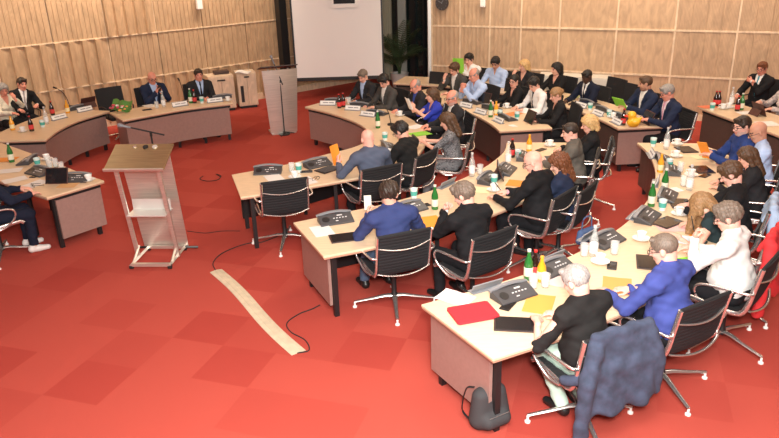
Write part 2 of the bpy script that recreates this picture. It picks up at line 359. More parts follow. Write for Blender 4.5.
# desks on the left
desk('curved desk at the far left below the man in the patterned tie', [(-5.54, 11.13), (-5.62, 11.8), (-5.55, 12.5), (-5.25, 13.2)], [(-6.55, 11.13), (-6.6, 11.8), (-6.5, 12.7), (-6.2, 13.5)], ends=(2, 1))
desk('chairman desk along the left wall with the flower bouquet', [(-4.72, 12.36), (-4.3, 12.75), (-3.75, 13.2), (-2.98, 13.55)], [(-5.2, 13.05), (-4.8, 13.42), (-4.1, 13.95), (-3.25, 14.33)], ends=(2, 1))
desk('cluttered desk end at the left edge in front of the sneakers', [(-3.75, 8.83), (-4.25, 9.25), (-4.68, 9.65), (-5.5, 10.4), (-6.2, 11.0)], [(-4.23, 8.21), (-4.75, 8.6), (-5.3, 9.05), (-6.1, 9.75), (-6.8, 10.35)], ends=(2, 1), n=40)
# side desk at the right wall
desk('side desk with shade-darkened panel along the right wall', [(5.43, 11.95), (5.58, 11.), (5.78, 9.96), (5.7, 8.9)], [(6.2, 12.1), (6.42, 11.1), (6.6, 10), (6.5, 8.8)], PANEL_SHADED, ends=(1, 1))
# ------------------------------------------------------------------ chairs
CHAIR_IN = .09
def prof(t):
    """seat-and-back line of the chair seen from the side, t 0..1 -> (y, z)"""
    P = [(.25, .445), (.21, .468), (.0, .452), (-.14, .447), (-.20, .472), (-.235, .56), (-.255, .67), (-.275, .78), (-.295, .885)]
    return P
PR = resample(smoothline([(*p, 0) for p in prof(0)], 8), 61)[:, [2, 0, 1]]
def make_chair():
    t = thing('swivel_chair', '', 'chair', group='black office swivel chairs with polished frames')
    def pad(i0, i1, name, hw):
        P = PR[i0:i1+1]; m = MB(); k = (i1-i0)*3; ys = np.interp(np.linspace(0, len(P)-1, k+1), range(len(P)), P[:, 1]); zs = np.interp(np.linspace(0, len(P)-1, k+1), range(len(P)), P[:, 2])
        def fn(u, v):
            i = int(round(u*k)); a = max(0, i-1); b = min(k, i+1); ty, tz = ys[b]-ys[a], zs[b]-zs[a]; L = math.hypot(ty, tz); ny, nz = -tz/L, ty/L
            h = .006*abs(math.sin(u*k/3/2.2*PI)); s = .012*(1-(2*v-1)**2)
            return ((2*v-1)*hw, ys[i]-ny*(h-s), zs[i]-nz*(h-s))
        m.grid(fn, k, 6, .016); return m.build(name, MESHF, t, True)
    pad(2, 28, 'seat', .25); pad(31, 60, 'backrest', .25)
    m = MB(); m.tube([(-.265, PR[60][1], PR[60][2]), (.265, PR[60][1], PR[60][2])], .014, 10); m.build('top_roll', MESHF, t, True)
    for s in (-1, 1):
        pts = [(s*.268, p[1], p[2]) for p in PR[::3]]
        MB().tube(pts, .021, 8, flat=.6, up=(1, 0, 0)).build('side_frame', CHROME, t, True)
        loop = smoothline([(s*.275, -.265, .66), (s*.32, -.24, .67), (s*.335, -.1, .675), (s*.335, .1, .665), (s*.332, .17, .62), (s*.32, .15, .53), (s*.29, .03, .43), (s*.272, -.08, .425)], 5)
        MB().tube(loop, .0115, 8).build('armrest', CHROME, t, True)
    for y, z, d in ((PR[52][1], PR[52][2], -.05), (-.25, .50, -.05)):
        pts = [(.265*(2*k/12-1), y+d*(1-(2*k/12-1)**2), z-.035*(1-(2*k/12-1)**2)) for k in range(13)]
        MB().tube(pts, .012, 8, flat=.6).build('stretcher', CHROME, t, True)
    MB().tube([(-.265, .02, .435), (0, .02, .40), (.265, .02, .435)], .014, 8).build('seat_support', CHROME, t, True)
    MB().lathe([(0, .09), (.034, .09), (.034, .13), (.024, .15), (.024, .34), (.05, .38), (.05, .41), (0, .41)], 16).build('column', BLACK, t, True)
    for k in range(4):
        a = PI/4+.45+k*PI/2; c, s = math.cos(a), math.sin(a)
        l = MB().tube([(0, 0, .115), (c*.1, s*.1, .112), (c*.22, s*.22, .088), (c*.40, s*.40, .06)], [.026, .023, .019, .015], 8, flat=.7).build('base_leg', CHROME, t, True)
        MB().lathe([(0, 0), (.022, 0), (.022, .012), (.01, .02), (.01, .05), (0, .05)], 12, c=(c*.395, s*.395, 0)).build('glide', WHITE, l, True)
    return t
def make_plain():
    t = thing('visitor_chair', '', 'chair', group='plain black meeting chairs')
    f = lambda w_, z0, z1: (lambda u, v: ((2*v-1)*w_, -.21-.08*u+.03*(1-(2*v-1)**2)*-1, z0+(z1-z0)*u))
    MB().grid(f(.27, .50, 1.0), 10, 10, .035).build('backrest', MESHF, t, True, bevel=.008)
    MB().box((0, .0, .45), (.48, .47, .07)).build('seat', MESHF, t, bevel=.02)
    for s in (-1, 1):
        MB().tube([(s*.24, -.2, .46), (s*.25, -.24, .6), (s*.25, -.32, .96)], .012, 8).build('back_post', BLACK, t, True)
        MB().tube(smoothline([(s*.26, -.25, .64), (s*.28, -.1, .67), (s*.28, .12, .67), (s*.27, .17, .6), (s*.25, .14, .45)], 4), .011, 8).build('armrest', BLACK, t, True)
    MB().lathe([(0, .09), (.03, .09), (.025, .4), (0, .41)], 12).build('column', BLACK, t, True)
    for k in range(4):
        a = PI/4+k*PI/2; MB().tube([(0, 0, .1), (math.cos(a)*.32, math.sin(a)*.32, .04)], [.025, .015], 8, flat=.8).build('base_leg', CHROME, t, True)
    return t
_proto = {}
def chair(xy, ang, label, plain=False):
    """ang: the way the sitter faces, degrees"""
    k = 'plain' if plain else 'swivel'; rz = math.radians(ang-90)
    if k not in _proto:
        o = make_plain() if plain else make_chair(); _proto[k] = o; KIDS[o.name] = [(c, list(c.children)) for c in o.children]
        o.scale = (1., 1., 1.) if plain else (1.06, 1.06, 1.06); o.location = (float(xy[0]), float(xy[1]), 0); o.rotation_euler = (0, 0, rz); o['label'] = label; return o
    return copy_tree(_proto[k], (xy[0], xy[1], 0), rz, label)
# ------------------------------------------------------------------ people: bodies grown from one smooth distance field
def surface_net(Fd, lo, v):
    s = Fd < 0
    nx, ny, nz = s.shape
    c = sum(s[i:nx-1+i, j:ny-1+j, k:nz-1+k].astype(np.int8) for i in (0, 1) for j in (0, 1) for k in (0, 1))
    m = (c > 0) & (c < 8); I = np.argwhere(m)
    if not len(I): return np.zeros((0, 3)), np.zeros((0, 4), int)
    idx = -np.ones(m.shape, np.int32); idx[m] = np.arange(len(I))
    P = np.zeros((len(I), 3)); n = np.zeros(len(I))
    cor = [(i, j, k) for i in (0, 1) for j in (0, 1) for k in (0, 1)]
    V = {q: Fd[I[:, 0]+q[0], I[:, 1]+q[1], I[:, 2]+q[2]] for q in cor}
    for a in cor:
        for ax in range(3):
            if a[ax]: continue
            b = list(a); b[ax] = 1; b = tuple(b); fa, fb = V[a], V[b]; w_ = (fa < 0) != (fb < 0)
            t = np.where(w_, fa/np.where(w_, fa-fb, 1), 0); e = np.array(a, float)[None]+np.zeros((len(I), 3)); e[:, ax] += t
            P += e*w_[:, None]; n += w_
    P = (P/n[:, None]+I)*v+lo
    Q = []
    for ax in range(3):
        o1, o2 = [(1, 2), (2, 0), (0, 1)][ax]
        sl = [slice(None)]*3; sl[ax] = slice(0, -1); sr = [slice(None)]*3; sr[ax] = slice(1, None)
        E_ = np.argwhere(s[tuple(sl)] != s[tuple(sr)]); E_ = E_[(E_[:, o1] > 0) & (E_[:, o2] > 0) & (E_[:, o1] < s.shape[o1]-1) & (E_[:, o2] < s.shape[o2]-1)]
        ins = s[E_[:, 0], E_[:, 1], E_[:, 2]]
        def cell(d1, d2):
            G = E_.copy(); G[:, o1] -= d1; G[:, o2] -= d2; return idx[G[:, 0], G[:, 1], G[:, 2]]
        q = np.c_[cell(1, 1), cell(0, 1), cell(0, 0), cell(1, 0)]
        q[~ins] = q[~ins][:, ::-1]; Q.append(q)
    Q = np.concatenate(Q); Q = Q[(Q >= 0).all(1)]
    return P, Q
class Field:
    def __init__(s, lo, hi, v):
        s.v = v; s.lo = np.array(lo, float); n = np.ceil((np.array(hi)-s.lo)/v).astype(int)+1
        s.ax = [s.lo[k]+v*np.arange(n[k]) for k in range(3)]; s.n = n
    def new(s): return np.full(s.n, .5, np.float32)
    def block(s, lo, hi):
        a = [max(0, int((lo[k]-s.lo[k])/s.v)) for k in range(3)]; b = [min(s.n[k], int((hi[k]-s.lo[k])/s.v)+2) for k in range(3)]
        if any(b[k] <= a[k] for k in range(3)): return None, None
        sl = tuple(slice(a[k], b[k]) for k in range(3))
        return sl, (s.ax[0][sl[0]][:, None, None], s.ax[1][sl[1]][None, :, None], s.ax[2][sl[2]][None, None, :])
    def put(s, A, sl, d, k):
        B = A[sl]
        if k > 0:
            h = np.maximum(k-np.abs(B-d), 0)/k; A[sl] = np.minimum(B, d)-h*h*k*.25
        else: A[sl] = np.minimum(B, d)
    def prim(s, A, p, g=0., k=None):
        """p: ('c', a, b, ra, rb, k) tapered capsule | ('e', centre, radii, R, k) ellipsoid; g inflates"""
        m = .035+g
        if p[0] == 'c':
            _, a, b, ra, rb, kk = p; a = np.array(a, float); b = np.array(b, float); r = max(ra, rb)+m
            sl, X = s.block(np.minimum(a, b)-r, np.maximum(a, b)+r)
            if sl is None: return
            ab = b-a; L = max(ab@ab, 1e-9); t = np.clip(((X[0]-a[0])*ab[0]+(X[1]-a[1])*ab[1]+(X[2]-a[2])*ab[2])/L, 0, 1)
            d = np.sqrt((X[0]-a[0]-t*ab[0])**2+(X[1]-a[1]-t*ab[1])**2+(X[2]-a[2]-t*ab[2])**2)-(ra+(rb-ra)*t)-g
        else:
            _, c, r, R, kk = p; c = np.array(c, float); r = np.array(r, float)+g; q = r.max()+m
            sl, X = s.block(c-q, c+q)
            if sl is None: return
            x, y, z = X[0]-c[0], X[1]-c[1], X[2]-c[2]
            R = np.eye(3) if R is None else R
            l = [x*R[0, i]+y*R[1, i]+z*R[2, i] for i in range(3)]
            k0 = np.sqrt(sum((l[i]/r[i])**2 for i in range(3)))+1e-6; k1 = np.sqrt(sum((l[i]/r[i]**2)**2 for i in range(3)))+1e-6; d = k0*(k0-1)/k1
        s.put(A, sl, d.astype(np.float32), kk if k is None else k)
    def local(s, c, R):
        x, y, z = s.ax[0][:, None, None]-c[0], s.ax[1][None, :, None]-c[1], s.ax[2][None, None, :]-c[2]
        return [(x*R[0, i]+y*R[1, i]+z*R[2, i]).astype(np.float32) for i in range(3)]
def Rx(a): c, s = math.cos(a), math.sin(a); return np.array([[1, 0, 0], [0, c, -s], [0, s, c]])
def Ry(a): c, s = math.cos(a), math.sin(a); return np.array([[c, 0, s], [0, 1, 0], [-s, 0, c]])
def Rz(a): c, s = math.cos(a), math.sin(a); return np.array([[c, -s, 0], [s, c, 0], [0, 0, 1]])
rad = math.radians
def ext(prims, pad):
    lo = np.full(3, 9.); hi = -lo
    for p in prims:
        if p[0] == 'c': q = [np.array(p[1])-p[3], np.array(p[1])+p[3], np.array(p[2])-p[4], np.array(p[2])+p[4]]
        else: q = [np.array(p[1])-max(p[2]), np.array(p[1])+max(p[2])]
        lo = np.minimum(lo, np.min(q, 0)); hi = np.maximum(hi, np.max(q, 0))
    return lo-pad, hi+pad
def np_mesh(name, P, Q, mats, parent, mi=None):
    me = D.meshes.new(name); n = len(P); k = len(Q)
    me.vertices.add(n); me.vertices.foreach_set('co', np.asarray(P, np.float32).ravel())
    me.loops.add(k*4); me.loops.foreach_set('vertex_index', np.asarray(Q, np.int32).ravel())
    me.polygons.add(k); me.polygons.foreach_set('loop_start', np.arange(0, k*4, 4, dtype=np.int32)); me.polygons.foreach_set('use_smooth', np.ones(k, bool))
    for m in mats: me.materials.append(m)
    if mi is not None: me.polygons.foreach_set('material_index', np.asarray(mi, np.int32))
    me.update(calc_edges=True); me.validate()
    o = D.objects.new(name, me); COL.objects.link(o); o.parent = parent; return o
def ik(sh, tg, l1, l2, hint):
    d = tg-sh; L = np.linalg.norm(d); mx = (l1+l2)*.985
    if L > mx: tg = sh+d*mx/L; L = mx; d = tg-sh
    u = d/L; a = (l1*l1-l2*l2+L*L)/(2*L); h = math.sqrt(max(l1*l1-a*a, 0)); n = hint-u*(hint@u); n /= np.linalg.norm(n)
    return sh+u*a+n*h, tg
SKINS = {'fair': (.74, .40, .30), 'ruddy': (.70, .30, .215), 'tan': (.55, .28, .19), 'dark': (.075, .035, .022), 'pink': (.80, .44, .35)}
def skinmat(k):
    m = mat('skin_'+k, SKINS[k], .5, var=.07, varscale=22, spec=.35)
    m.node_tree.nodes['Principled BSDF'].inputs['Subsurface Weight'].default_value = 0.08
    m.node_tree.nodes['Principled BSDF'].inputs['Subsurface Scale'].default_value = .01
    return m
HAIRS = {'black': (.012, .010, .009), 'dark': (.03, .018, .012), 'brown': (.085, .042, .02), 'auburn': (.16, .055, .022), 'grey': (.28, .26, .24), 'silver': (.33, .315, .30), 'greybrown': (.17, .13, .10), 'blond': (.62, .40, .17), 'darkblond': (.30, .17, .075)}
def hairmat(k): return mat('hair_'+k, HAIRS[k], .5, bump=.45, scale=28, var=.4, varscale=30, stretch=(5, 5, 1.1))
def cloth(name, c, **k):
    k.setdefault('rough', .85); k.setdefault('bump', .12); k.setdefault('scale', 140); k.setdefault('var', .08)
    return mat(name, tuple(v*.62 if max(c) < .12 else v for v in c), spec=.25, **k)

def person(px, py, face, label, top='suit', tc=('black_suit', (.014, .014, .017)), shirt=('white_shirt', (.78, .77, .75)), tie=None, hair='short', hc='dark', skin='fair', lean=12, side=0,
           hy=0, hp=18, hr=0, L=None, R=None, pants=('black_trousers', (.016, .016, .02)), shoes=('black_shoes', (.012, .012, .012)), glasses=False, heavy=0., s=1., female=False, beard=None,
           fingers=(.35, .35), long=None, cang=None, xy=None, twist=0, v=None, legs='std', chairdy=.0, plain=False, chairlabel=None, sleeves=1., name='person', cat='person', palms=(None, None), aim=(None, None), nochair=False):
    lean = lean*.7; lean_, side_ = rad(lean), rad(side); S = Rz(rad(twist)) @ Ry(side_) @ Rx(-lean_)      # the torso's frame
    pel = np.array([0, 0, .555]); sp = .50*s
    def T(x, y, z): return pel+S @ np.array([x, y, z])*s
    neck = T(0, -.005, .52); H = S @ Rx(rad(lean*.45)) ; hc0 = neck+S @ np.array([0, .028, .135])*s
    RH_ = Rz(rad(hy+twist)) @ Rx(-rad(hp)) @ Ry(rad(hr))
    hs = .98*s+.02
    def HP(x, y, z): return hc0+RH_ @ np.array([x, y, z])*hs
    fm = female
    sw = (.155 if fm else .182)*s
    # spine / torso
    tor = [('e', T(0, -.005, .03), (.168+heavy*.3, .125+heavy*.3, .12), S, .05), ('c', T(-.07, .0, .12), T(.07, .0, .12), .105+heavy, .105+heavy, .06),
           ('e', T(0, .005, .20), (.145+heavy*.6, .108+heavy*.9, .17), S, .05), ('e', T(0, .0, .34), (.150 if fm else .168, .108, .16), S, .05),
           ('c', T(-sw, -.01, .445), T(sw, -.01, .445), .062*s, .062*s, .06), ('c', neck, T(-sw*.75, -.015, .455), .05, .05, .05), ('c', neck, T(sw*.75, -.015, .455), .05, .05, .05)]
    if fm: tor += [('e', T(-.07, .085, .30), (.06, .05, .06), S, .04), ('e', T(.07, .085, .30), (.06, .05, .06), S, .04)]
    if heavy > .01: tor += [('e', T(0, .06+heavy, .12), (.13+heavy, .09+heavy, .13), S, .06)]
    shL, shR = T(-sw-.012, -.005, .44), T(sw+.012, -.005, .44)
    # default: hands rest on the desk
    hl = np.array(L if L is not None else (-.13, .43, .775), float); hr_ = np.array(R if R is not None else (.13, .43, .775), float)
    def conv(p):
        return p
    arms = []; hands = []; wr = []
    for sd, sh, tg, cl, pn, am in ((-1, shL, hl, fingers[0], palms[0], aim[0]), (1, shR, hr_, fingers[1], palms[1], aim[1])):
        hint = np.array([sd*.75, -.25, -.85]); el, tg = ik(sh, tg, .285*s, .255*s, hint)
        ra = .044 if fm else .052
        arms.append([('c', sh, el, ra+.006, ra-.008, .03), ('c', el, tg, ra-.008, .029, .02)])
        fd = tg-el; fd /= np.linalg.norm(fd); wr.append((el, tg, fd))
        if am is not None: fd2 = np.array(am, float); fd2 /= np.linalg.norm(fd2)
        else:
            fd2 = fd*.8+np.array([-sd*.25, .5, 0]); 
            if tg[2] < .85: fd2[2] = min(fd2[2], 0)*.25
            fd2 /= np.linalg.norm(fd2)
        n = np.array(pn if pn is not None else (0, 0, -1), float); n = n-fd2*(n@fd2); n /= np.linalg.norm(n)+1e-9
        sdv = np.cross(n, fd2)*sd*-1          # towards the thumb
        if sdv @ np.array([-sd, 0, 0]) < 0 and pn is None: sdv = -sdv
        B = np.array([sdv, fd2, -n]).T; hk = (.92 if fm else 1.)*s
        def hp_(a, b, c): return tg+B @ np.array([a, b, c])*hk
        hd = [('e', hp_(0, .05, 0), (.041*hk, .052*hk, .0165*hk), B, .012), ('c', hp_(0, -.05, 0), hp_(0, .03, 0), .028*hk, .026*hk, .015)]
        for i, (off, ln) in enumerate(((.031, .068), (.0105, .078), (-.0105, .073), (-.031, .056))):
            b0 = (off*.9, .075, .0); c1 = cl*1.1+i*.04; c2 = cl*2.3+.1; a1 = (off*1.08, .078+ln*.5*math.cos(c1), -ln*.5*math.sin(c1))
            a2 = (off*1.12, a1[1]+ln*.5*math.cos(c2), a1[2]-ln*.5*math.sin(c2))
            hd += [('c', hp_(*b0), hp_(*a1), .0095*hk, .0085*hk, .004), ('c', hp_(*a1), hp_(*a2), .0085*hk, .007*hk, .003)]
        hd += [('c', hp_(.026, .018, -.006), hp_(.052, .052, -.014-cl*.02), .0135*hk, .011*hk, .008), ('c', hp_(.052, .052, -.014-cl*.02), hp_(.056-cl*.02, .083, -.018-cl*.03), .0105*hk, .0085*hk, .003)]
        hands.append(hd)
    # legs
    lg = []; sho = []
    for sd in (-1, 1):
        hip = np.array([sd*.09, .0, .545]); kn = np.array([sd*.135, .42*s, .515]); an = np.array([sd*.14, .40*s, .10])
        if legs == 'back': kn = np.array([sd*.12, .41, .50]); an = np.array([sd*.10, .16, .12])
        if legs == 'cross': an = np.array([sd*-.05, .40+.1*(sd > 0), .10])
        if legs == 'ahead': an = np.array([sd*.14, .58, .10])
        lg += [('c', hip, kn, .088+heavy*.2, .062, .04), ('c', kn, an, .058, .042, .03)]
        tf = np.array([sd*.02, .15, 0]); a0 = an+np.array([0, -.035, -.055]); sho.append([('c', a0, a0+np.array([0, .09, -.005]), .042, .04, .02), ('c', a0+np.array([0, .09, -.005]), a0+np.array([sd*.015, .19, -.012]), .042, .033, .02), ('c', a0+np.array([0, 0, .01]), an+np.array([0, -.005, .02]), .04, .038, .02)])
    feet = [p for q in sho for p in q]
    # head
    E = [('e', HP(0, -.012, .035), np.array((.076, .096, .084))*hs, RH_, .03), ('e', HP(0, .026, -.028), np.array((.061, .068, .082))*hs, RH_, .03),
         ('e', HP(0, .052, -.088), np.array((.036, .032, .026))*hs, RH_, .028), ('c', HP(-.045, .0, -.07), HP(-.02, .055, -.09), .024, .02, .02), ('c', HP(.045, .0, -.07), HP(.02, .055, -.09), .024, .02, .02),
         ('c', HP(-.03, .079, .022), HP(.03, .079, .022), .010, .010, .014), ('c', HP(0, .085, .01), HP(0, .113, -.026), .007, .0125, .009), ('c', HP(-.011, .098, -.032), HP(.011, .098, -.032), .008, .008, .006),
         ('c', HP(-.02, .088, -.056), HP(.02, .088, -.056), .0065, .0065, .005), ('c', HP(-.016, .087, -.066), HP(.016, .087, -.066), .007, .007, .005),
         ('e', HP(-.033, .068, -.022), np.array((.02, .02, .018))*hs, RH_, .02), ('e', HP(.033, .068, -.022), np.array((.02, .02, .018))*hs, RH_, .02),
         ('c', HP(0, -.03, -.05), neck+S @ np.array([0, 0, -.01]), .054 if not fm else .046, .060 if not fm else .050, .035)]
    ears = [('e', HP(sd*.079, -.006, -.008), np.array((.010, .019, .031))*hs, RH_ @ Rz(-sd*.35), .008) for sd in (-1, 1)]
    O3 = None
    hw = at(px, py, hc0[2]); fr = rad(face-90); org = hw[:2]-(Rz(fr) @ hc0)[:2]; org = np.array(xy, float) if xy is not None else org
    dist = math.hypot(hw[0], hw[1]); v = v or (.0075 if dist < 6.6 else .009 if dist < 9.5 else .0115)
    sk = skinmat(skin)
    lip = mat('lips_'+skin, tuple(a*b for a, b in zip(SKINS[skin], (.8, .5, .5))), .5); eye = mat('eye_dark', (.03, .02, .018), .3); brow = mat('brow_'+hc, tuple(a*.7+.02 for a in HAIRS[hc]), .8)
    # ---- body mesh
    allp = tor+[p for a in arms for p in a]+lg+feet
    lo, hi = ext(allp, .06); G = Field(lo, hi, v)
    TT = G.new(); AA = G.new(); LL = G.new()
    for p in tor: G.prim(TT, p)
    for a in arms:
        for p in a: G.prim(AA, p)
    for p in lg: G.prim(LL, p)
    lt = G.local(pel, S)   # coordinates along the torso
    lt = [q/s for q in lt]
    Bf = TT+0
    for A2, kk in ((AA, .03), (LL, .04)):
        h = np.maximum(kk-np.abs(Bf-A2), 0)/kk; Bf = np.minimum(Bf, A2)-h*h*kk*.25
    for p in feet: G.prim(Bf, p, -.012)
    Bq = Bf+.006
    P1, Q1 = surface_net(Bq, G.lo, v)
    hv = v*.72
    lo2, hi2 = ext(E+ears, .02); G2 = Field(lo2, hi2, hv); A2 = G2.new()
    for p in E: G2.prim(A2, p)
    for sd in (-1, 1):
        c = HP(sd*.031, .102, .003); sl, X = G2.block(c-.03, c+.03)
        if sl is not None:
            d = np.sqrt((X[0]-c[0])**2+(X[1]-c[1])**2+(X[2]-c[2])**2)-.0165; a = A2[sl]; b = -d.astype(np.float32); h = np.maximum(.012-np.abs(a-b), 0)/.012; A2[sl] = np.maximum(a, b)+h*h*.012*.25
    for p in ears: G2.prim(A2, p)
    P2, Q2 = surface_net(A2, G2.lo, hv)
    Ps, Qs, Ms = [P1, P2], [Q1, Q2], [np.zeros(len(Q1), int)]
    hl_ = (P2[Q2].mean(1)-hc0) @ RH_/hs
    mi = np.zeros(len(Q2), int); fx, fy, fz = np.abs(hl_[:, 0]), hl_[:, 1], hl_[:, 2]
    mi[(fy > .075) & (fx < .024) & (np.abs(fz+.060) < .0085)] = 1
    mi[(fy > .055) & (np.abs(fx-.031) < .013) & (np.abs(fz-.003) < .0055)] = 2
    mi[(fy > .055) & (np.abs(fx-.032) < .019) & (np.abs(fz-.026) < .0055)] = 3
    if beard: mi[(fy > .0) & (fz < -.052) & (fz > -.125) & (mi == 0) & ((fx > .02) | (fz < -.074) | (np.abs(fz+.047) < .006))] = 4
    Ms.append(mi)
    gv = max(.0045, v*.6)
    for hd in hands:
        lo3, hi3 = ext(hd, .02); G3 = Field(lo3, hi3, gv); A3 = G3.new()
        for p in hd: G3.prim(A3, p)
        P3, Q3 = surface_net(A3, G3.lo, gv); Ps.append(P3); Qs.append(Q3); Ms.append(np.zeros(len(Q3), int))
    n = 0; Q = []
    for p, q in zip(Ps, Qs): Q.append(q+n); n += len(p)
    root = np_mesh(name, np.concatenate(Ps), np.concatenate(Q), [sk, lip, eye, brow, mat('beard_%s_%s' % (beard, skin), tuple(.5*a+.5*b for a, b in zip(HAIRS[beard], SKINS[skin])), .8, bump=.4, scale=60) if beard else brow], None, np.concatenate(Ms))
    root.location = (org[0], org[1], 0); root.rotation_euler = (0, 0, fr); tag(root, label, cat)
    # ---- clothes
    rnd = random.Random(label); ph = [rnd.uniform(0, 6) for _ in range(6)]
    X, Y, Z = G.ax[0][:, None, None], G.ax[1][None, :, None], G.ax[2][None, None, :]
    fold = (.0035*np.sin(X*38+Y*22+ph[0]+2*np.sin(Z*17+ph[1]))*np.sin(Z*46+X*15+ph[2])+.0025*np.sin(Y*61+Z*33+ph[3])).astype(np.float32)
    ng = G.local(neck, S)
    def hull(g1, g2): # torso and sleeves together
        a, b = TT-g1, AA-g2; k = .03; h = np.maximum(k-np.abs(a-b), 0)/k; return np.minimum(a, b)-h*h*k*.25
    tx, ty, tz = lt
    if sleeves < 1:  # short sleeves: cut the lower arm away
        for el, tg, fd in wr:
            q = G.local(el, np.array([[fd[0], 0, 0], [fd[1], 0, 0], [fd[2], 0, 0]])); dd = np.sqrt(sum((G.ax[i].reshape([-1 if j == i else 1 for j in range(3)])-el[i])**2 for i in range(3)))
            cut = (-.01 - q[0]*1.) * -1
            m_ = (dd < .3); AA = np.where(m_ & (q[0] > -.02+sleeves*.0), np.maximum(AA, q[0]+.02), AA)
    else:
        for el, tg, fd in wr:
            q = ((X-tg[0])*fd[0]+(Y-tg[1])*fd[1]+(Z-tg[2])*fd[2]).astype(np.float32); dd = np.sqrt((X-tg[0])**2+(Y-tg[1])**2+(Z-tg[2])**2)
            AA = np.where(dd < .09, np.maximum(AA, q+.006), AA)
    nc = np.sqrt(ng[0]**2+(ng[1]-.01)**2)
    tm = cloth(*tc) if isinstance(tc, tuple) else tc
    if top == 'suit':
        J = hull(.017, .013)+fold*1.3
        z0 = .16
        wdg = np.maximum(np.maximum(np.abs(tx)-(tz-z0)*.21, z0-tz), -ty+.02)
        lap = np.maximum(np.maximum(np.abs(tx)-(tz-z0)*.21-.045, z0-.02-tz), -ty+.0)
        J = np.minimum(J, np.maximum(J-.009, lap))
        col = np.maximum(np.maximum(nc-.076, .056-nc), np.abs(ng[2]-.0-.0*ng[1])-.035)
        J = np.minimum(J, np.maximum(col, ty-.045))
        J = np.maximum(J, -wdg); J = np.maximum(J, -.08-tz+0*tx); J = np.maximum(J, .052-nc-np.maximum(-(ng[2]+.01), 0)*3)
        P, Qq = surface_net(J, G.lo, v); jk = np_mesh('jacket', P, Qq, [tm], root)
        B_ = TT-.006+fold*.5; B_ = np.maximum(B_, -ty-.02); B_ = np.maximum(B_, .04-tz)
        cl_ = np.maximum(np.maximum(nc-.0655, .052-nc), np.abs(ng[2]-.010+.35*(ng[1]-.01))-.022); B_ = np.minimum(B_, cl_)
        B_ = np.maximum(B_, .050-nc-np.maximum(-(ng[2]), 0)*2)
        for el, tg, fd in wr:   # cuffs
            q = ((X-tg[0])*fd[0]+(Y-tg[1])*fd[1]+(Z-tg[2])*fd[2]).astype(np.float32); r_ = np.sqrt(np.maximum((X-tg[0])**2+(Y-tg[1])**2+(Z-tg[2])**2-q**2, 0)).astype(np.float32)
            B_ = np.minimum(B_, np.maximum(r_-.0365, np.abs(q+.008)-.018))
        P, Qq = surface_net(B_, G.lo, v); np_mesh('shirt', P, Qq, [cloth(*shirt)], root)
        if tie:
            tb = TT-.013; tb = np.maximum(tb, np.abs(tx)-.014-np.clip(.42-tz, 0, 1)*.07); tb = np.maximum(tb, -ty+.03); tb = np.maximum(tb, .1-tz)
            kn_ = np.sqrt((tx)**2+((ty-.075)*1.)**2+((tz-.472)*.8)**2)-.02; tb = np.minimum(tb, kn_.astype(np.float32))
            P, Qq = surface_net(tb, G.lo, v); np_mesh('tie', P, Qq, [cloth(*tie)], root)
    else:
        gi = {'shirt': .012, 'sweater': .016, 'dress': .009, 'blouse': .014}[top]
        J = hull(gi, gi*.9)+fold*(1.3 if top in ('shirt', 'sweater', 'blouse') else .6)
        if top == 'shirt':
            col = np.maximum(np.maximum(nc-.074, .057-nc), np.abs(ng[2]-.012+.35*(ng[1]-.01))-.03); J = np.minimum(J, np.maximum(col, -(.012-np.abs(tx))*(ty > .02)))
            vn = np.maximum(np.maximum(np.abs(tx)-(tz-.40)*.3, .40-tz), -ty+.02); J = np.maximum(J, -vn)
        elif top == 'sweater':
            col = np.maximum(np.maximum(nc-.072, .056-nc), np.abs(ng[2]-.0+.35*(ng[1]-.01))-.018); J = np.minimum(J, col)
        else:
            vn = np.maximum(np.maximum(np.abs(tx)-(tz-.33)*.38, .33-tz), -ty+.02); J = np.maximum(J, -vn)
        J = np.maximum(J, (-.08 if top != 'dress' else -.5)-tz); J = np.maximum(J, .050-nc-np.maximum(-(ng[2]), 0)*2)
        if top == 'dress':
            sk_ = LL-.014; sk_ = np.maximum(sk_, (.43-Z)+0*X+0*Y); J = np.minimum(J, sk_)
        P, Qq = surface_net(J, G.lo, v); np_mesh({'shirt': 'shirt', 'sweater': 'sweater', 'dress': 'dress', 'blouse': 'blouse'}[top], P, Qq, [tm], root)
        if top == 'sweater' and tie is None and shirt:
            B_ = np.maximum(np.maximum(nc-.064, .052-nc), np.abs(ng[2]-.014+.4*(ng[1]-.01))-.018); P, Qq = surface_net(B_, G.lo, v)
            if len(P): np_mesh('collar', P, Qq, [cloth(*shirt)], root)
        if tie:
            tb = TT-.017; tb = np.maximum(tb, np.abs(tx)-.014-np.clip(.42-tz, 0, 1)*.07); tb = np.maximum(tb, -ty+.03); tb = np.maximum(tb, .06-tz); P, Qq = surface_net(tb, G.lo, v); np_mesh('tie', P, Qq, [cloth(*tie)], root)
    pm = cloth(*pants); Lp = LL-.013+fold; bt = np.maximum(TT-.012, tz+.0-.06); Lp = np.minimum(Lp, bt); Lp = np.maximum(Lp, .10-Z+0*X+0*Y)
    P, Qq = surface_net(Lp.astype(np.float32), G.lo, v); np_mesh('trousers', P, Qq, [pm], root)
    sm = mat(shoes[0], shoes[1], .4)
    for q in sho:
        lo3, hi3 = ext(q, .02); G3 = Field(lo3, hi3, .009); A3 = G3.new()
        for p in q: G3.prim(A3, p)
        A3 = np.maximum(A3, (.004-G3.ax[2])[None, None, :]+0*A3).astype(np.float32); P3, Q3 = surface_net(A3, G3.lo, .009); np_mesh('shoe', P3, Q3, [sm], root)
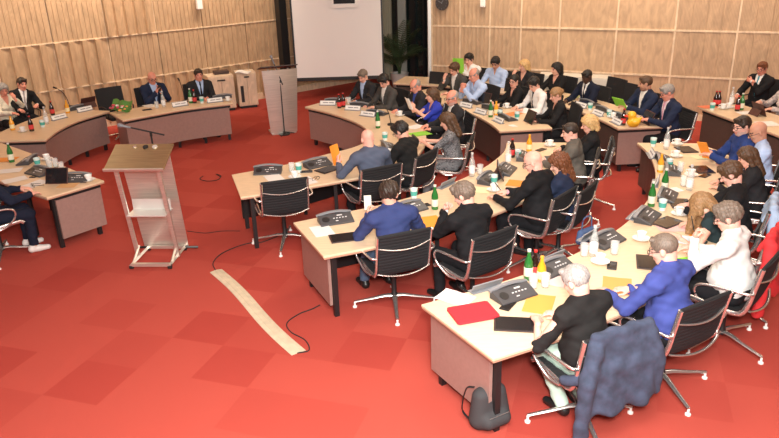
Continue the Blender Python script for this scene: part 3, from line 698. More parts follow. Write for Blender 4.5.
    # ---- hair
    if hair != 'bald':
        hp0 = [HP(-.17, -.2, -.42), HP(.17, .16, .16)]
        big = hair in ('long', 'longfront', 'curlylong')
        pts = np.array([HP(a, b, c) for a in (-.13, .13) for b in (-.17, .13) for c in ((-.4 if big else -.2), .15)]+([hc0+np.array([a, b, -.42]) for a in (-.15, .15) for b in (-.15, .15)] if hair == 'longfront' else [])); G4 = Field(pts.min(0), pts.max(0), hv); A4 = G4.new()
        th = {'short': .013, 'thick': .022, 'bob': .024, 'long': .02, 'longfront': .022, 'curlylong': .03, 'receding': .007, 'fringe': .007, 'crop': .006, 'updo': .016, 'curly': .028}[hair]
        G4.prim(A4, ('e', HP(0, -.012, .035), np.array((.076, .096, .084))*hs, RH_, 0), th)
        hx, hy_, hz = [q/hs for q in G4.local(hc0, RH_)]
        nzq = (.004*np.sin(hx*90+ph[0])*np.sin(hy_*70+ph[1])+.003*np.sin(hx*170+hz*90+ph[2])+.002*np.sin(hy_*210+ph[4])).astype(np.float32)
        face_ = (hy_-.088)*.80-(hz-.062)*.60
        if hair in ('bob', 'long', 'longfront', 'curlylong', 'thick'): face_ = np.minimum(face_, face_*0+1)
        A4 = np.maximum(A4, face_)
        if hair in ('short', 'receding', 'fringe', 'crop', 'thick', 'updo', 'curly'):
            A4 = np.maximum(A4, (-.062-.25*hy_)-hz)
            for sd in (-1, 1):
                d = np.sqrt(((hx-sd*.083)/.9)**2+(hy_+.004)**2+((hz+.012)/1.25)**2)-.031; A4 = np.maximum(A4, -d)
        else:
            # fall of hair at the back and the sides
            Lh = {'bob': -.10, 'long': -.26, 'longfront': -.10, 'curlylong': -.24}[hair]
            for sd in (-1, 1):
                G4.prim(A4, ('c', HP(sd*.068, -.015, .03), HP(sd*.085, -.02 if hair != 'longfront' else .03, Lh+.04), .03, .03 if hair != 'bob' else .026, .03))
                G4.prim(A4, ('c', HP(sd*.035, -.085, .02), HP(sd*.045, -.085, Lh), .04, .032, .03))
            G4.prim(A4, ('c', HP(0, -.09, .02), HP(0, -.095, Lh if hair != 'longfront' else -.12), .04, .035, .03))
            if hair == 'longfront':
                
                for xx, yy, ll in ((.07, .04, .30), (.075, .0, .33), (.06, .07, .26), (-.07, .04, .28), (-.075, .0, .30), (.05, -.04, .3)): b_ = HP(xx, yy, .04); G4.prim(A4, ('c', b_, b_+np.array([xx*.3, .02, -ll]), .032, .024, .02))
            fc = np.sqrt((hx/.062)**2+((hz+.03)/.088)**2)-1; fc = np.maximum(fc*.06, .03-hy_); A4 = np.maximum(A4, -fc) if hair != 'longfront' else A4
        if hair == 'updo': G4.prim(A4, ('e', HP(0, -.11, .02), (.04, .04, .045), RH_, .02))
        if hair in ('thick', 'short', 'curly', 'crop') and not female:   # a tuft over the forehead
            G4.prim(A4, ('c', HP(-.045, .06, .098), HP(.035, .072, .094), th*1.1+.008, th+.005, .02))
        if hair == 'receding': A4 = np.maximum(A4, -(np.sqrt((hx/1.)**2+(hy_-.085)**2+(hz-.11)**2)-.075))
        if hair == 'fringe': A4 = np.maximum(A4, -(np.sqrt((hx/1.)**2+(hy_-.04)**2+(hz-.125)**2)-.112))
        amp = 2.2 if hair in ('curly', 'curlylong') else min(1.2, th*45)
        A4 = (A4+nzq*amp).astype(np.float32)
        P4, Q4 = surface_net(A4, G4.lo, hv)
        if len(P4): np_mesh('hair', P4, Q4, [hairmat(hc)], root)
    if beard:
        pass
    if glasses:
        g = MB()
        for sd in (-1, 1):
            ring = [tuple(HP(sd*.032+.024*math.copysign(abs(math.cos(a))**.6, math.cos(a)), .108, .002+.0175*math.copysign(abs(math.sin(a))**.6, math.sin(a)))) for a in [2*PI*k/16 for k in range(16)]]
            g.tube(ring, .0028, 6, closed=True, up=tuple(RH_ @ np.array([0, 1, 0])))
            g.tube([tuple(HP(sd*.056, .106, .006)), tuple(HP(sd*.081, .06, .010)), tuple(HP(sd*.083, .0, .008))], .0026, 6)
        g.tube([tuple(HP(-.01, .11, .006)), tuple(HP(.01, .11, .006))], .0028, 6); o = g.build('glasses', mat('dark_spectacle_frame', (.02, .018, .02), .3), root, True)
    if not nochair:
        off = Rz(fr) @ np.array([0, -.03+CHAIR_IN+chairdy, 0]); ca = cang if cang is not None else face; off = Rz(rad(ca-90)) @ np.array([0, -.03+CHAIR_IN+chairdy, 0]); chair((org[0]+off[0], org[1]+off[1]), ca, chairlabel or ('black chair under the '+label.replace('man ', 'man ', 1)), plain)
    return root, org, fr
# ------------------------------------------------------------------ the people and their chairs
NAVY = ('navy_suit', (.022, .035, .085)); BRIGHTN = ('bright_navy_suit', (.034, .050, .155)); BLK = ('black_suit', (.016, .016, .019)); CHAR = ('charcoal_suit', (.035, .035, .04)); GREY = ('grey_suit', (.10, .095, .09))
SLATE = ('slate_blue_suit', (.085, .105, .16)); ROYAL = ('royal_blue_jacket', (.055, .075, .29)); LBLUE = ('light_blue_shirt', (.42, .55, .80)); WSH = ('white_shirt', (.78, .77, .75)); DNAVY = ('dark_navy_suit', (.015, .022, .05))
FACE_L = dict(L=(-.03, .36, 1.02), palms=((0, -1, 0), None), aim=((.25, -.25, 1), None))
FACE_R = dict(R=(.03, .36, 1.02), palms=(None, (0, -1, 0)), aim=(None, (-.25, -.25, 1)))
PEOPLE = {}
def P(key, short, *a, **k):
    k.setdefault('chairlabel', ('plain black chair' if k.get('plain') else 'black swivel chair')+' under the '+short)
    PEOPLE[key] = person(*a, label=k.pop('lab', short), **k)
# left desks
P('1', 'grey-haired person in cream', 3, 90, -30, lab='grey-haired person in a cream cardigan at the left edge, hand at the face', top='blouse', tc=('cream_cardigan', (.68, .63, .50)), hair='bob', hc='grey', female=True, lean=10, hy=-15, s=.95, plain=True, skin='ruddy', **FACE_L)
P('2', 'man with the patterned tie', 22, 84, -38, lab='heavy man in a black suit and patterned tie leaning back, far left', tc=BLK, tie=('patterned_tie', (.3, .27, .28)), hair='short', hc='dark', lean=4, side=-10, heavy=.03, hp=8, hr=-8, skin='ruddy', plain=True, L=(-.2, .3, .8), R=(.25, .5, .8))
P('3', 'bald man with a phone', 152, 78, -50, lab='bald man in a navy jacket holding a phone behind the bouquet desk', tc=NAVY, shirt=LBLUE, hair='bald', skin='ruddy', lean=8, hp=22, L=(-.05, .30, .97), R=(.05, .32, .95), plain=True, palms=((1, 0, 0), (-1, 0, 0)), aim=((.3, .2, 1), (-.3, .2, 1)), glasses=True)
P('4', 'dark-suited man with a tie', 198.5, 75, -62, lab='man in a dark suit, pale shirt and dark tie beside the maple cabinet', tc=CHAR, shirt=LBLUE, tie=('dark_tie', (.02, .02, .03)), hair='short', hc='dark', lean=8, hp=5, L=(-.05, .4, .79), R=(.06, .38, .79), skin='ruddy', plain=True)
P('5', 'person in white sneakers', -14, 140, 40, xy=(-4.95, 8.1), lab='person in a navy suit and white sneakers cut off by the left edge', tc=DNAVY, pants=('dark_navy_trousers', (.015, .02, .045)), shoes=('white_sneakers', (.75, .70, .66)), lean=14, L=(-.1, .45, .79), R=(.22, .48, .785), legs='std', s=1.02)
# inner ring
P('6', 'greying man in pale blue shirt', 363, 76, 222, lab='greying man in a dark suit and pale blue shirt, in front of the screen', tc=CHAR, shirt=LBLUE, hair='short', hc='greybrown', lean=12, hp=30, hy=8, plain=True)
P('7', 'dark-haired man in grey suit', 384, 81, 212, lab='dark-haired man in a grey suit reading, nearest the potted palm', tc=GREY, hair='thick', hc='black', lean=14, hp=38, hy=12, plain=True)
P('8', 'bald man beside the woman in blue', 415.5, 86, 200, lab='balding man in a dark suit and blue shirt beside the woman in blue', tc=CHAR, shirt=('blue_shirt', (.06, .10, .42)), hair='fringe', hc='grey', lean=12, hp=28, skin='ruddy', plain=True)
P('9', 'woman in the royal blue dress', 432, 95.5, 195, lab='brown-haired woman in a royal blue dress raising her hands', top='blouse', tc=('royal_blue_dress', (.03, .05, .42)), hair='bob', hc='brown', female=True, lean=8, hp=10, hy=-8, s=.93, sleeves=.5, L=(-.06, .42, .98), R=(.02, .42, .95), palms=((1, 0, 0), (-1, 0, 0)), aim=((.2, .4, 1), (-.2, .4, 1)))
P('10', 'large bald man in glasses', 452, 98, 190, lab='large bald man in dark suit and glasses with a white beard, mid-left', tc=CHAR, hair='fringe', hc='silver', beard='silver', glasses=True, heavy=.03, lean=4, side=0, hy=15, hp=8, skin='ruddy', twist=8, s=1.03)
P('11', 'woman in the patterned dress', 447, 121, 165, lab='long-haired woman in a grey patterned short-sleeved dress', top='dress', tc=mat('patterned_dress', (.16, .16, .17), .8, var=.95, varscale=55), hair='long', hc='brown', female=True, lean=10, hp=25, s=.95, sleeves=.5, L=(-.06, .45, .86), R=(.08, .46, .84), pants=('grey_leggings', (.2, .2, .21)), side=-3)
P('12', 'dark-haired man in black sweater', 401, 131, 146, lab='dark-haired man in glasses and black sweater with a white collar', top='sweater', tc=('black_sweater', (.02, .02, .021)), hair='thick', hc='black', lean=16, hp=32, hy=5, glasses=True, L=(-.12, .42, .79), R=(.1, .42, .79))
P('13', 'bald man in slate blue suit', 367.5, 139, 118, lab='bald man in a slate blue suit seen from behind', tc=SLATE, hair='bald', skin='pink', lean=12, hp=18, hy=-4, L=(-.3, .40, .86), R=(.25, .44, .79), s=1.03, palms=((1, 0, 0), None), aim=((0, .4, 1), None))
# middle ring, near side
P('14', 'man in the bright navy suit', 389, 194, 112, lab='dark-haired man in a bright navy suit holding up a phone', tc=BRIGHTN, hair='thick', hc='dark', lean=12, hp=16, hy=-35, L=(-.14, .36, .93), R=(.25, .40, .79), palms=((.8, -.6, 0), None), aim=((0.2, .3, 1), None), s=1.03, fingers=(.8, .3), pants=('jeans_blue', (.10, .16, .26)), legs='ahead')
P('15', 'man resting his chin on his hand', 464, 195, 125, lab='grey-brown-haired man in a black suit resting his face on his hand', tc=BLK, hair='thick', hc='greybrown', lean=22, hp=26, hy=25, L=(-.05, .43, .98), palms=((0, -1, 0), None), aim=((.1, -.3, 1), None), fingers=(.9, .3), skin='pink', s=1.03)
P('16', 'bald man in glasses and black suit', 533, 162, 140, lab='bald man in glasses and a black suit holding a pen', tc=BLK, hair='bald', glasses=True, lean=16, hp=28, hy=22, skin='pink', heavy=.025, s=1.05, L=(-.2, .5, .79), R=(.05, .5, .79), shirt=('pink_shirt', (.7, .35, .4)))
P('17', 'woman in the navy top', 559, 164, 145, lab='wavy brown-haired woman in a navy top beside the bald man', top='blouse', tc=('navy_top', (.03, .045, .10)), hair='curlylong', hc='auburn', female=True, lean=12, hp=22, hy=35, s=.93)
P('18', 'man in the tweed blazer', 570, 132, 160, lab='short dark-haired man in a grey tweed blazer, in profile', tc=('tweed_blazer', (.12, .11, .095)), hair='crop', hc='dark', lean=12, hp=14, hy=12, skin='pink', L=(-.1, .42, .79))
P('19', 'blonde woman in black', 589, 124, 165, lab='short-haired blonde woman in black behind the tweed blazer', top='blouse', tc=('black_top', (.018, .018, .02)), hair='bob', hc='blond', female=True, lean=8, hp=18, hy=10, s=.95)
# middle ring, far side
P('20', 'man in grey with hand on cheek', 454.5, 69, 216, lab='brown-haired man in a grey suit, cheek on his hand', tc=GREY, hair='thick', hc='brown', lean=14, hp=26, hr=-10, plain=True, R=(.08, .34, 1.0), palms=(None, (0, -1, 0)), aim=(None, (-.1, -.2, 1)))
P('21', 'man in blue shirt with clasped hands', 474, 75, 205, lab='balding man in a light blue shirt with hands clasped at his mouth', top='shirt', tc=LBLUE, hair='fringe', hc='grey', lean=16, hp=18, skin='ruddy', plain=True, L=(-.03, .40, 1.0), R=(.03, .40, 1.0), palms=((1, 0, 0), (-1, 0, 0)), aim=((.2, -.2, 1), (-.2, -.2, 1)), fingers=(.9, .9), s=1.05)
P('22', 'woman in the black leather jacket', 514, 81, 200, lab='short-haired woman in glasses and a black leather jacket', top='blouse', tc=('black_leather', (.018, .018, .02)), hair='short', hc='black', female=True, glasses=True, lean=8, hp=8, hy=25, s=.93, plain=True)
P('23', 'dark-haired man in white shirt', 534, 84, 196, lab='dark-haired man in a white shirt and dark tie reading papers', top='shirt', tc=WSH, tie=('dark_tie', (.02, .02, .03)), hair='thick', hc='black', lean=20, hp=34, hy=15, plain=True)
P('24', 'ponytailed woman in black', 556, 95, 182, lab='fair-haired woman in black with tied-back hair, in profile', top='blouse', tc=('black_top', (.018, .018, .02)), hair='updo', hc='darkblond', female=True, lean=12, hp=20, hy=5, s=.95, plain=True)
# outer ring, far side
P('25', 'man behind the green paper', 469, 59.5, 234, lab='dark-haired man half hidden behind a green paper', top='shirt', tc=WSH, hair='thick', hc='black', lean=6, hp=14, plain=True, L=(.0, .36, 1.02), palms=((0, -1, 0), None), aim=((0, .1, 1), None))
P('26', 'man in pale blue shirt at the back', 495.5, 63, 228, lab='dark-haired man in a pale blue shirt in the back row', top='shirt', tc=LBLUE, hair='thick', hc='black', lean=10, hp=28, hy=10, skin='tan', plain=True)
P('27', 'blonde woman by the timber wall', 524, 66, 220, lab='blonde woman in dark clothes with her hand at her chin', top='blouse', tc=('dark_blouse', (.03, .03, .035)), hair='bob', hc='blond', female=True, lean=6, hp=10, hy=-25, s=.95, plain=True, **FACE_R)
P('28', 'dark-haired woman in black at the back', 556.5, 69, 212, lab='dark-haired woman in black in front of the white cabinet', top='blouse', tc=('black_top', (.018, .018, .02)), hair='bob', hc='black', female=True, lean=6, hp=10, hy=-20, s=.95, plain=True)
P('29', 'man in dark navy suit and black tie', 587, 76.5, 204, lab='dark-skinned man in a navy suit, white shirt and black tie', tc=DNAVY, tie=('black_tie', (.01, .01, .012)), hair='crop', hc='black', skin='dark', lean=10, hp=24, plain=True)
P('30', 'bearded man with the green booklet', 645.5, 83.5, 194, lab='bearded man in a navy blazer holding a green booklet', tc=NAVY, hair='short', hc='brown', beard='brown', lean=10, hp=10, hy=-28, side=-4, skin='tan', plain=True, L=(-.1, .45, .86), R=(.05, .42, .88), s=1.03)
P('31', 'grey-haired man with the pink tie', 667.5, 92.5, 188, lab='grey-haired man in glasses, navy suit and pink tie', tc=NAVY, shirt=('pale_pink_shirt', (.72, .6, .65)), tie=('pink_tie', (.6, .3, .4)), hair='short', hc='grey', glasses=True, lean=12, hp=24, hy=-12, skin='ruddy', s=1.05, L=(-.1, .45, .84), R=(.1, .45, .82))
# outer ring, near side
P('32', 'bearded man in the blue sweater', 742, 126, 172, lab='grey-bearded man in glasses and a dark blue sweater holding an orange folder', top='sweater', tc=('blue_sweater', (.02, .045, .18)), shirt=None, hair='short', hc='dark', beard='grey', glasses=True, lean=4, hp=12, hy=20, L=(-.07, .40, .87), R=(.1, .36, .86), skin='pink', s=1.05)
P('33', 'bald man in the light blue shirt', 758, 132, 162, lab='bald man in glasses and a light blue shirt at the right edge', top='shirt', tc=LBLUE, hair='bald', glasses=True, lean=14, hp=24, hy=8, skin='tan', s=1.05)
P('34', 'long-haired woman behind the black jacket', 747, 157, 156, lab='long brown-haired woman bowed beside the man in the black jacket', top='blouse', tc=('dark_blouse', (.03, .03, .035)), hair='long', hc='brown', female=True, lean=22, hp=26, hy=5, s=.93)
P('35', 'brown-haired man in the black jacket', 731, 174, 150, lab='short brown-haired man in a black jacket with hands on the desk', tc=BLK, hair='thick', hc='brown', lean=16, hp=34, hy=0, skin='pink', s=1.03, L=(-.14, .52, .80), R=(.04, .52, .80))
P('36', 'woman bent over her papers', 702, 205, 137, lab='woman with long fair-brown hair hanging down, bent over her papers', top='blouse', tc=('dark_teal_top', (.03, .06, .07)), hair='longfront', hc='darkblond', female=True, lean=52, hp=48, s=.95, sleeves=.5, L=(-.3, .5, .79), R=(.1, .5, .79), chairdy=-.06)
P('37', 'man in the white shirt', 728, 217, 137, lab='grey-haired man with glasses and moustache in a white shirt', top='shirt', tc=WSH, hair='thick', hc='greybrown', glasses=True, lean=16, hp=24, hy=15, beard=None, skin='pink', heavy=.03, s=1.05, L=(-.1, .38, 1.0), R=(.15, .46, .8), fingers=(.9, .3), palms=((0, -1, 0), None), aim=((.1, -.2, 1), None))
P('38', 'man in the royal blue jacket', 664, 249, 127, lab='grey-haired man in glasses and a royal blue jacket, hands on the desk', tc=ROYAL, shirt=('crimson_shirt', (.35, .02, .04)), hair='crop', hc='greybrown', glasses=True, cang=119, lean=17, hp=22, hy=20, skin='pink', heavy=.02, s=1.05, L=(-.24, .48, .79), R=(-.05, .40, .79))
P('39', 'grey-haired person in black', 576, 281, 118, lab='silver-haired person in a black top and mint trousers, seen from behind', top='sweater', tc=('black_top_near', (.024, .022, .022)), shirt=None, hair='short', hc='silver', female=False, cang=114, lean=14, hp=30, hy=15, side=-6, skin='pink', sleeves=.8, heavy=.02, L=(-.22, .36, .79), R=(.0, .36, .79), pants=('mint_trousers', (.50, .68, .58)), legs='back')
# by the right wall
P('40', 'red-haired man at the wall', 762, 68.5, 205, lab='red-haired man in glasses, dark suit and teal tie sitting by the right wall', tc=BLK, tie=('teal_tie', (.05, .3, .4)), hair='short', hc='auburn', glasses=True, lean=2, hp=12, hy=10, skin='ruddy', plain=True, L=(.02, .24, 1.0), R=(.2, .33, .72), palms=((0, -1, 0), None), aim=((1, 0, .2), None))
P('41', 'person in pale patterned top', 789, 84, 200, lab='person in a pale patterned top cut off by the right edge', top='blouse', tc=mat('pale_patterned_top', (.5, .44, .42), .8, var=.5, varscale=25), hair='bob', hc='brown', female=True, lean=10, L=(-.02, .4, .8), R=(.28, .35, .86), s=.97, plain=True)
# empty chairs
c = at(283, 240); chair((c[0]+.05, c[1]-.1), 108, 'empty black swivel chair at the left end of the inner desk')
for x, y, a, l in [(115.5, 99, -48, 'empty black chair behind the flower bouquet'), (621, 97, 198, 'larger of two empty black chairs left of the bearded man'), (604, 90, 202, 'empty black chair behind the dark-skinned man'), (501, 92, 205, 'empty black chair between the blue-shirted man and the leather jacket'), (432, 84, 230, 'empty black chair at the far end below the window'), (480, 69, 232, 'empty black chair beside the man with the green paper')]:
    q = at(x, y, .8); o = chair((q[0], q[1]), a, l, True)
# ------------------------------------------------------------------ furniture in the room
def face_c(p): return math.atan2(CC[1]-p[1], CC[0]-p[0])-PI/2      # local +Y looks at the middle of the chamber
# lectern with its steel front, seen from behind
ba = (at(132, 268)+at(171, 269))/2; bb = (at(185, 250)+at(150, 250))/2
ang = math.atan2((bb-ba)[1], (bb-ba)[0])-PI/2; t = thing('lectern', 'brushed steel lectern with a sloping bronze reading top, in the middle of the carpet', 'lectern', (*((ba+bb)/2)[:2], 0), ang)
HW = .235
for s in (-1, 1):
    MB().tube([(s*HW, -.30, .05), (s*HW, .27, .05)], .022, 4).build('base_rail', STEEL, t)
    MB().tube([(s*HW, -.22, .05), (s*HW, .0, .18)], .018, 4).build('brace', STEEL, t)
    MB().box((s*(HW+.015), -.12, .65), (.045, .03, 1.22), R=Matrix.Rotation(.16, 3, 'X')).build('post', STEEL, t)
    for y in (-.28, .26): MB().lathe([(0, -.02), (.028, -.02), (.028, .02), (0, .02)], 12, c=(s*HW, y, .03), M=Matrix.Rotation(PI/2, 3, 'Y')).build('caster', RUBBER, t)
    MB().tube([(s*(HW+.0), .25, .05), (s*(HW+.16), .30, .03)], .016, 6).build('stabiliser', BLACK, t)
for y in (-.28, .25): MB().box((0, y, .055), (HW*2, .045, .035)).build('cross_bar', STEEL, t)
MB().grid(lambda u, v: ((2*v-1)*(HW+.05+.02*u), .27-.22*u+.03*(1-(2*v-1)**2), .06+1.30*u), 12, 8, .008).build('front_panel', STEEL, t, True)
MB().box((0, -.06, .64), (HW*2, .26, .015)).build('shelf', mat('pale_steel', (.75, .74, .70), .35, .5), t)
MB().box((0, .03, .71), (HW*2, .01, .14)).build('shelf_back', mat('pale_steel', (.75, .74, .70), .35, .5), t)
top_ = MB().box((0, -.10, 1.335), (.70, .46, .022), R=Matrix.Rotation(.42, 3, 'X')); top_.build('reading_top', BRASS, t, bevel=.004)
MB().box((0, -.312, 1.25), (.70, .02, .03), R=Matrix.Rotation(.42, 3, 'X')).build('lip', STEEL, t)
for x, r, m in ((-.1, .02, CHROME), (.03, .032, BLACK), (.14, .03, mat('pale_steel', (.75, .74, .70), .35, .5))):
    MB().lathe([(0, 0), (r, 0), (r, .012), (0, .012)], 16, c=(x, .05, 1.413), M=Matrix.Rotation(.42, 3, 'X')).build('control_knob', m, t, True)
def micstand(loc, label, h, boom0, boom1, sc=1.):
    t = thing('microphone_stand', label, 'microphone stand', loc)
    MB().lathe([(0, 0), (.11, 0), (.11, .02), (.03, .035), (.012, .05), (.012, h), (0, h)], 16).build('pole', BLACK, t, True)
    for k in range(3):
        a = k*2.1+.3; MB().tube([(0, 0, .06), (math.cos(a)*.2, math.sin(a)*.2, .015)], .01, 6).build('foot', BLACK, t)
    MB().tube([boom0, boom1], .011, 8).build('boom', BLACK, t)
    MB().lathe([(0, -.03), (.018, -.03), (.018, .03), (0, .03)], 10, c=(0, 0, h)).build('clutch', BLACK, t)
    b0, b1 = Vector(boom0), Vector(boom1); d = (b1-b0).normalized()
    MB().tube([b1-d*.01, b1+d*.10, b1+d*.11, b1+d*.15, b1+d*.17], [.013, .018, .028, .03, .015], 12).build('microphone', GPLAS, t, True)
q = at(150, 235, 0); lc = ((ba+bb)/2)[:2]+np.array([-math.sin(ang), math.cos(ang)])*.75
h_ = 1.22; pz = at(151, 134, h_); micstand((pz[0], pz[1], 0), 'boom microphone stand standing behind the bronze-topped lectern', h_, (.18, .0, -.02+h_), (-.27, 0, .10+h_))
# second lectern, seen from its front
a0, a1 = at(271, 135), at(297, 132); cm = (a0+a1)/2; an = math.atan2((a1-a0)[1], (a1-a0)[0])
t = thing('lectern', 'narrow brushed steel lectern in front of the left timber wall', 'lectern', (cm[0], cm[1], 0), an)
MB().grid(lambda u, v: ((2*v-1)*(.27+.08*u), -.02-.03*(1-(2*v-1)**2)-.06*u, .03+1.28*u), 10, 10, .012).build('front_panel', STEEL, t, True)
MB().box((0, .12, 1.33), (.74, .44, .02), R=Matrix.Rotation(-.22, 3, 'X')).build('reading_top', mat('dark_leather', (.05, .04, .035), .5), t, bevel=.004)
MB().box((0, .15, .02), (.5, .4, .03)).build('base_plate', STEEL, t)
for s in (-1, 1): MB().tube([(s*.2, .15, .03), (s*.2, .08, 1.3)], .02, 8).build('post', STEEL, t)
q = at(285, 134); micstand((q[0], q[1]-.05, 0), 'black boom microphone stand right in front of the narrow steel lectern', 1.08, (.05, -.02, 1.01), (-.09, .0, 1.43))
# maple cabinets at the left wall
def cabinet(px0, px1, py, zt, label, depth=.5, slots=True):
    a, b = at(*px0), at(*px1); m = (a+b)/2; an = math.atan2((b-a)[1], (b-a)[0]); W_ = math.hypot(*(b-a)[:2]); t = thing('cabinet', label, 'cabinet', (m[0], m[1], 0), an)
    MB().box((0, depth/2, zt/2+.03), (W_, depth, zt-.06)).build('body', WOODD, t, bevel=.004)
    MB().box((0, depth/2, .03), (W_-.06, depth-.06, .06)).build('plinth', BLACK, t)
    n = 2
    for k in range(n):
        x = -W_/2+W_*(k+.5)/n; d = MB().box((x, -.012, zt/2+.03), (W_/n-.02, .02, zt-.12)).build('door', WOODD, t, bevel=.002)
        MB().box((x+(.1 if k == 0 else -.1), -.03, zt-.1), (.09, .015, .03)).build('handle', BLACK, d)
    return t
cabinet((212, 113), (237, 110), 0, .83, 'maple cabinet with slotted doors left of its open twin, by the left wall')
t = cabinet((240, 109), (259, 107), 0, .84, 'maple equipment cabinet with a dark slot, nearest the narrow steel lectern', .45)
MB().box((-.13, -.03, .35), (.07, .02, .38)).build('vent_slot', BLACK, t)
# pale cabinet behind the back row
a, b = np.array(on_wall(pr, AR, 549, 92, .5)), np.array(on_wall(pr, AR, 597, 95, .5))
t = thing('cabinet', 'long white low cabinet against the right timber wall behind the dark-haired woman', 'cabinet', (*((a+b)/2)[:2], 0), AR)
MB().box((0, 0, .46), (1.45, .42, .86)).build('body', mat('cream_laminate', (.66, .62, .54), .5), t, bevel=.005)
for x in (-.48, 0, .48): MB().box((x, -.216, .46), (.46, .012, .8)).build('door', mat('cream_laminate', (.66, .62, .54), .5), t)
# potted palm by the window
pp = at(395, 84, .0); pp = np.array([.38, 18.3, 0])
t = thing('potted_palm', 'tall feathery palm in a pale round pot in front of the dark window', 'plant', pp)
MB().lathe([(0, 0), (.17, 0), (.23, .38), (.24, .42), (.21, .42), (.2, .36), (0, .36)], 24).build('pot', mat('pale_pot', (.5, .48, .46), .5), t, True)
LEAF = mat('palm_green', (.045, .075, .03), .5, var=.3, varscale=6)
rr = random.Random(3)
for k in range(15):
    a = k*2.4; L_ = rr.uniform(.9, 1.5); tilt = rr.uniform(.25, .75); hgt = rr.uniform(.5, 1.35)
    def stem(u): return Vector((math.cos(a)*L_*tilt*u*u*.95+.03*math.cos(a), math.sin(a)*L_*tilt*u*u*.95, .4+hgt*u*1.15-.5*tilt*u**3))
    m = MB(); m.tube([stem(u/10) for u in range(11)], [.01-.0007*u for u in range(11)], 6)
    for j in range(16):
        u = .35+.65*j/15; p = stem(u); d = (stem(min(1, u+.02))-stem(u-.02)).normalized(); sd_ = d.cross(Vector((0, 0, 1))).normalized()
        for s in (-1, 1):
            l = .34*(1-.55*abs(2*(j/15)-.9)); e = p+sd_*s*l*.8+d*l*.5-Vector((0, 0, l*.35)); mid = (p+e)/2+Vector((0, 0, .03)); w_ = d*.016
            m.add([p-w_*.4, mid-w_, e, mid+w_, p+w_*.4], [(0, 1, 3, 4), (1, 2, 3)])
    m.build('frond', LEAF, t)
# floor cable cover and cables
a, b = at(216, 271), at(299, 353); m = (a+b)/2; W_ = math.hypot(*(b-a)[:2]); an = math.atan2((b-a)[1], (b-a)[0])
g = MB(); pf = [(-.075, .001), (-.07, .006), (-.03, .012), (-.027, .009), (-.023, .0135), (.023, .0135), (.027, .009), (.03, .012), (.07, .006), (.075, .001)]
nn = 24; vs = []; 
for i in range(nn+1):
    x = -W_/2+W_*i/nn; dy = .02*math.sin(i*.26)
    vs += [(x, y+dy, z) for y, z in pf]
k = len(pf); fs = [(i*k+j, i*k+j+1, (i+1)*k+j+1, (i+1)*k+j)[::-1] for i in range(nn) for j in range(k-1)]+[tuple(range(k)), tuple(range(nn*k, nn*k+k))[::-1]]+[(i*k, (i+1)*k, (i+1)*k+k-1, i*k+k-1)[::-1] for i in range(nn)]
g.add(vs, fs); o = g.build('cable_cover', mat('beige_rubber', (.62, .53, .38), .6, var=.1, varscale=12)); o.location = (m[0], m[1], 0); o.rotation_euler = (0, 0, an); tag(o, 'long beige ridged cable cover lying diagonally on the red carpet', 'cable cover')
def cable(px, label, r=.006):
    p = smoothline([at(x, y, r) for x, y in px], 8); o = MB().tube([tuple(q) for q in p], r, 6).build('floor_cable', RUBBER); tag(o, label, 'cable')
cable([(297, 353), (309, 350), (305, 340), (291, 332), (287, 323), (299, 314), (312, 309), (320, 305)], 'thin black cable snaking from the lower end of the beige cover to the desk leg')
cable([(216, 271), (213, 263), (221, 254), (236, 247), (250, 243), (262, 242), (278, 236)], 'thin black cable running from the upper end of the beige cover to the empty chair')
cable([(203, 176), (200, 179), (207, 181), (217, 180), (221, 176), (216, 174), (221, 177)], 'short loop of black cable lying on the carpet right of the lectern')
cable([(187, 231), (205, 233), (222, 231), (240, 231)], 'faint straight cable running from the lectern to the inner desk', .004)
# ------------------------------------------------------------------ things on the desks
ZT = .745
PROT = {}
def put(kind, make, px, py, label, rot=None, z=ZT, dz=0., scale=None):
    p = at(px, py, z); r = face_c(p)+(0 if rot is None else math.radians(rot)); loc = (p[0], p[1], z+dz)
    if kind not in PROT:
        o = make(); PROT[kind] = o; KIDS[o.name] = [(c, list(c.children)) for c in o.children]
        o.location = tuple(map(float, loc)); o.rotation_euler = (0, 0, r); o['label'] = label
        o.scale = (1.0 if kind == 'plate' else 1.2,)*3
        return o
    return copy_tree(PROT[kind], loc, r, label, scale=scale)
def mk_unit():
    t = thing('conference_unit', '', 'conference unit', group='dark delegate units with arched handles')
    prof_ = [(-.075, 0), (-.075, .016), (.05, .062), (.075, .062), (.08, 0)]
    M_ = Matrix(((0, 0, 1), (1, 0, 0), (0, 1, 0))); MB().prism(prof_, -.155, .155, M=M_).build('body', DPLAS, t, bevel=.005)
    pts = [(.16*(2*k/14-1), .072-.0*k, .050+.042*(1-(2*k/14-1)**4)) for k in range(15)]
    MB().grid(lambda u, v: (.165*(2*u-1), .055+.03*v, .064+.022*(1-(2*u-1)**2)), 14, 2, .014).build('handle', GPLAS, t, True)
    g = MB()
    for i in range(5): g.box((-.02+.028*i, -.01, .0425), (.014, .009, .004), R=Matrix.Rotation(.353, 3, 'X'))
    g.box((.04, .022, .0545), (.05, .012, .003), R=Matrix.Rotation(.353, 3, 'X')); g.box((-.0, -.045, .030), (.025, .008, .003), R=Matrix.Rotation(.353, 3, 'X'))
    g.build('button', mat('pale_button', (.6, .6, .6), .5), t)
    MB().lathe([(0, 0), (.035, 0), (.035, .003), (0, .003)], 20, c=(-.095, -.01, .0395), M=Matrix.Rotation(.353, 3, 'X')).build('loudspeaker', BLACK, t)
    return t
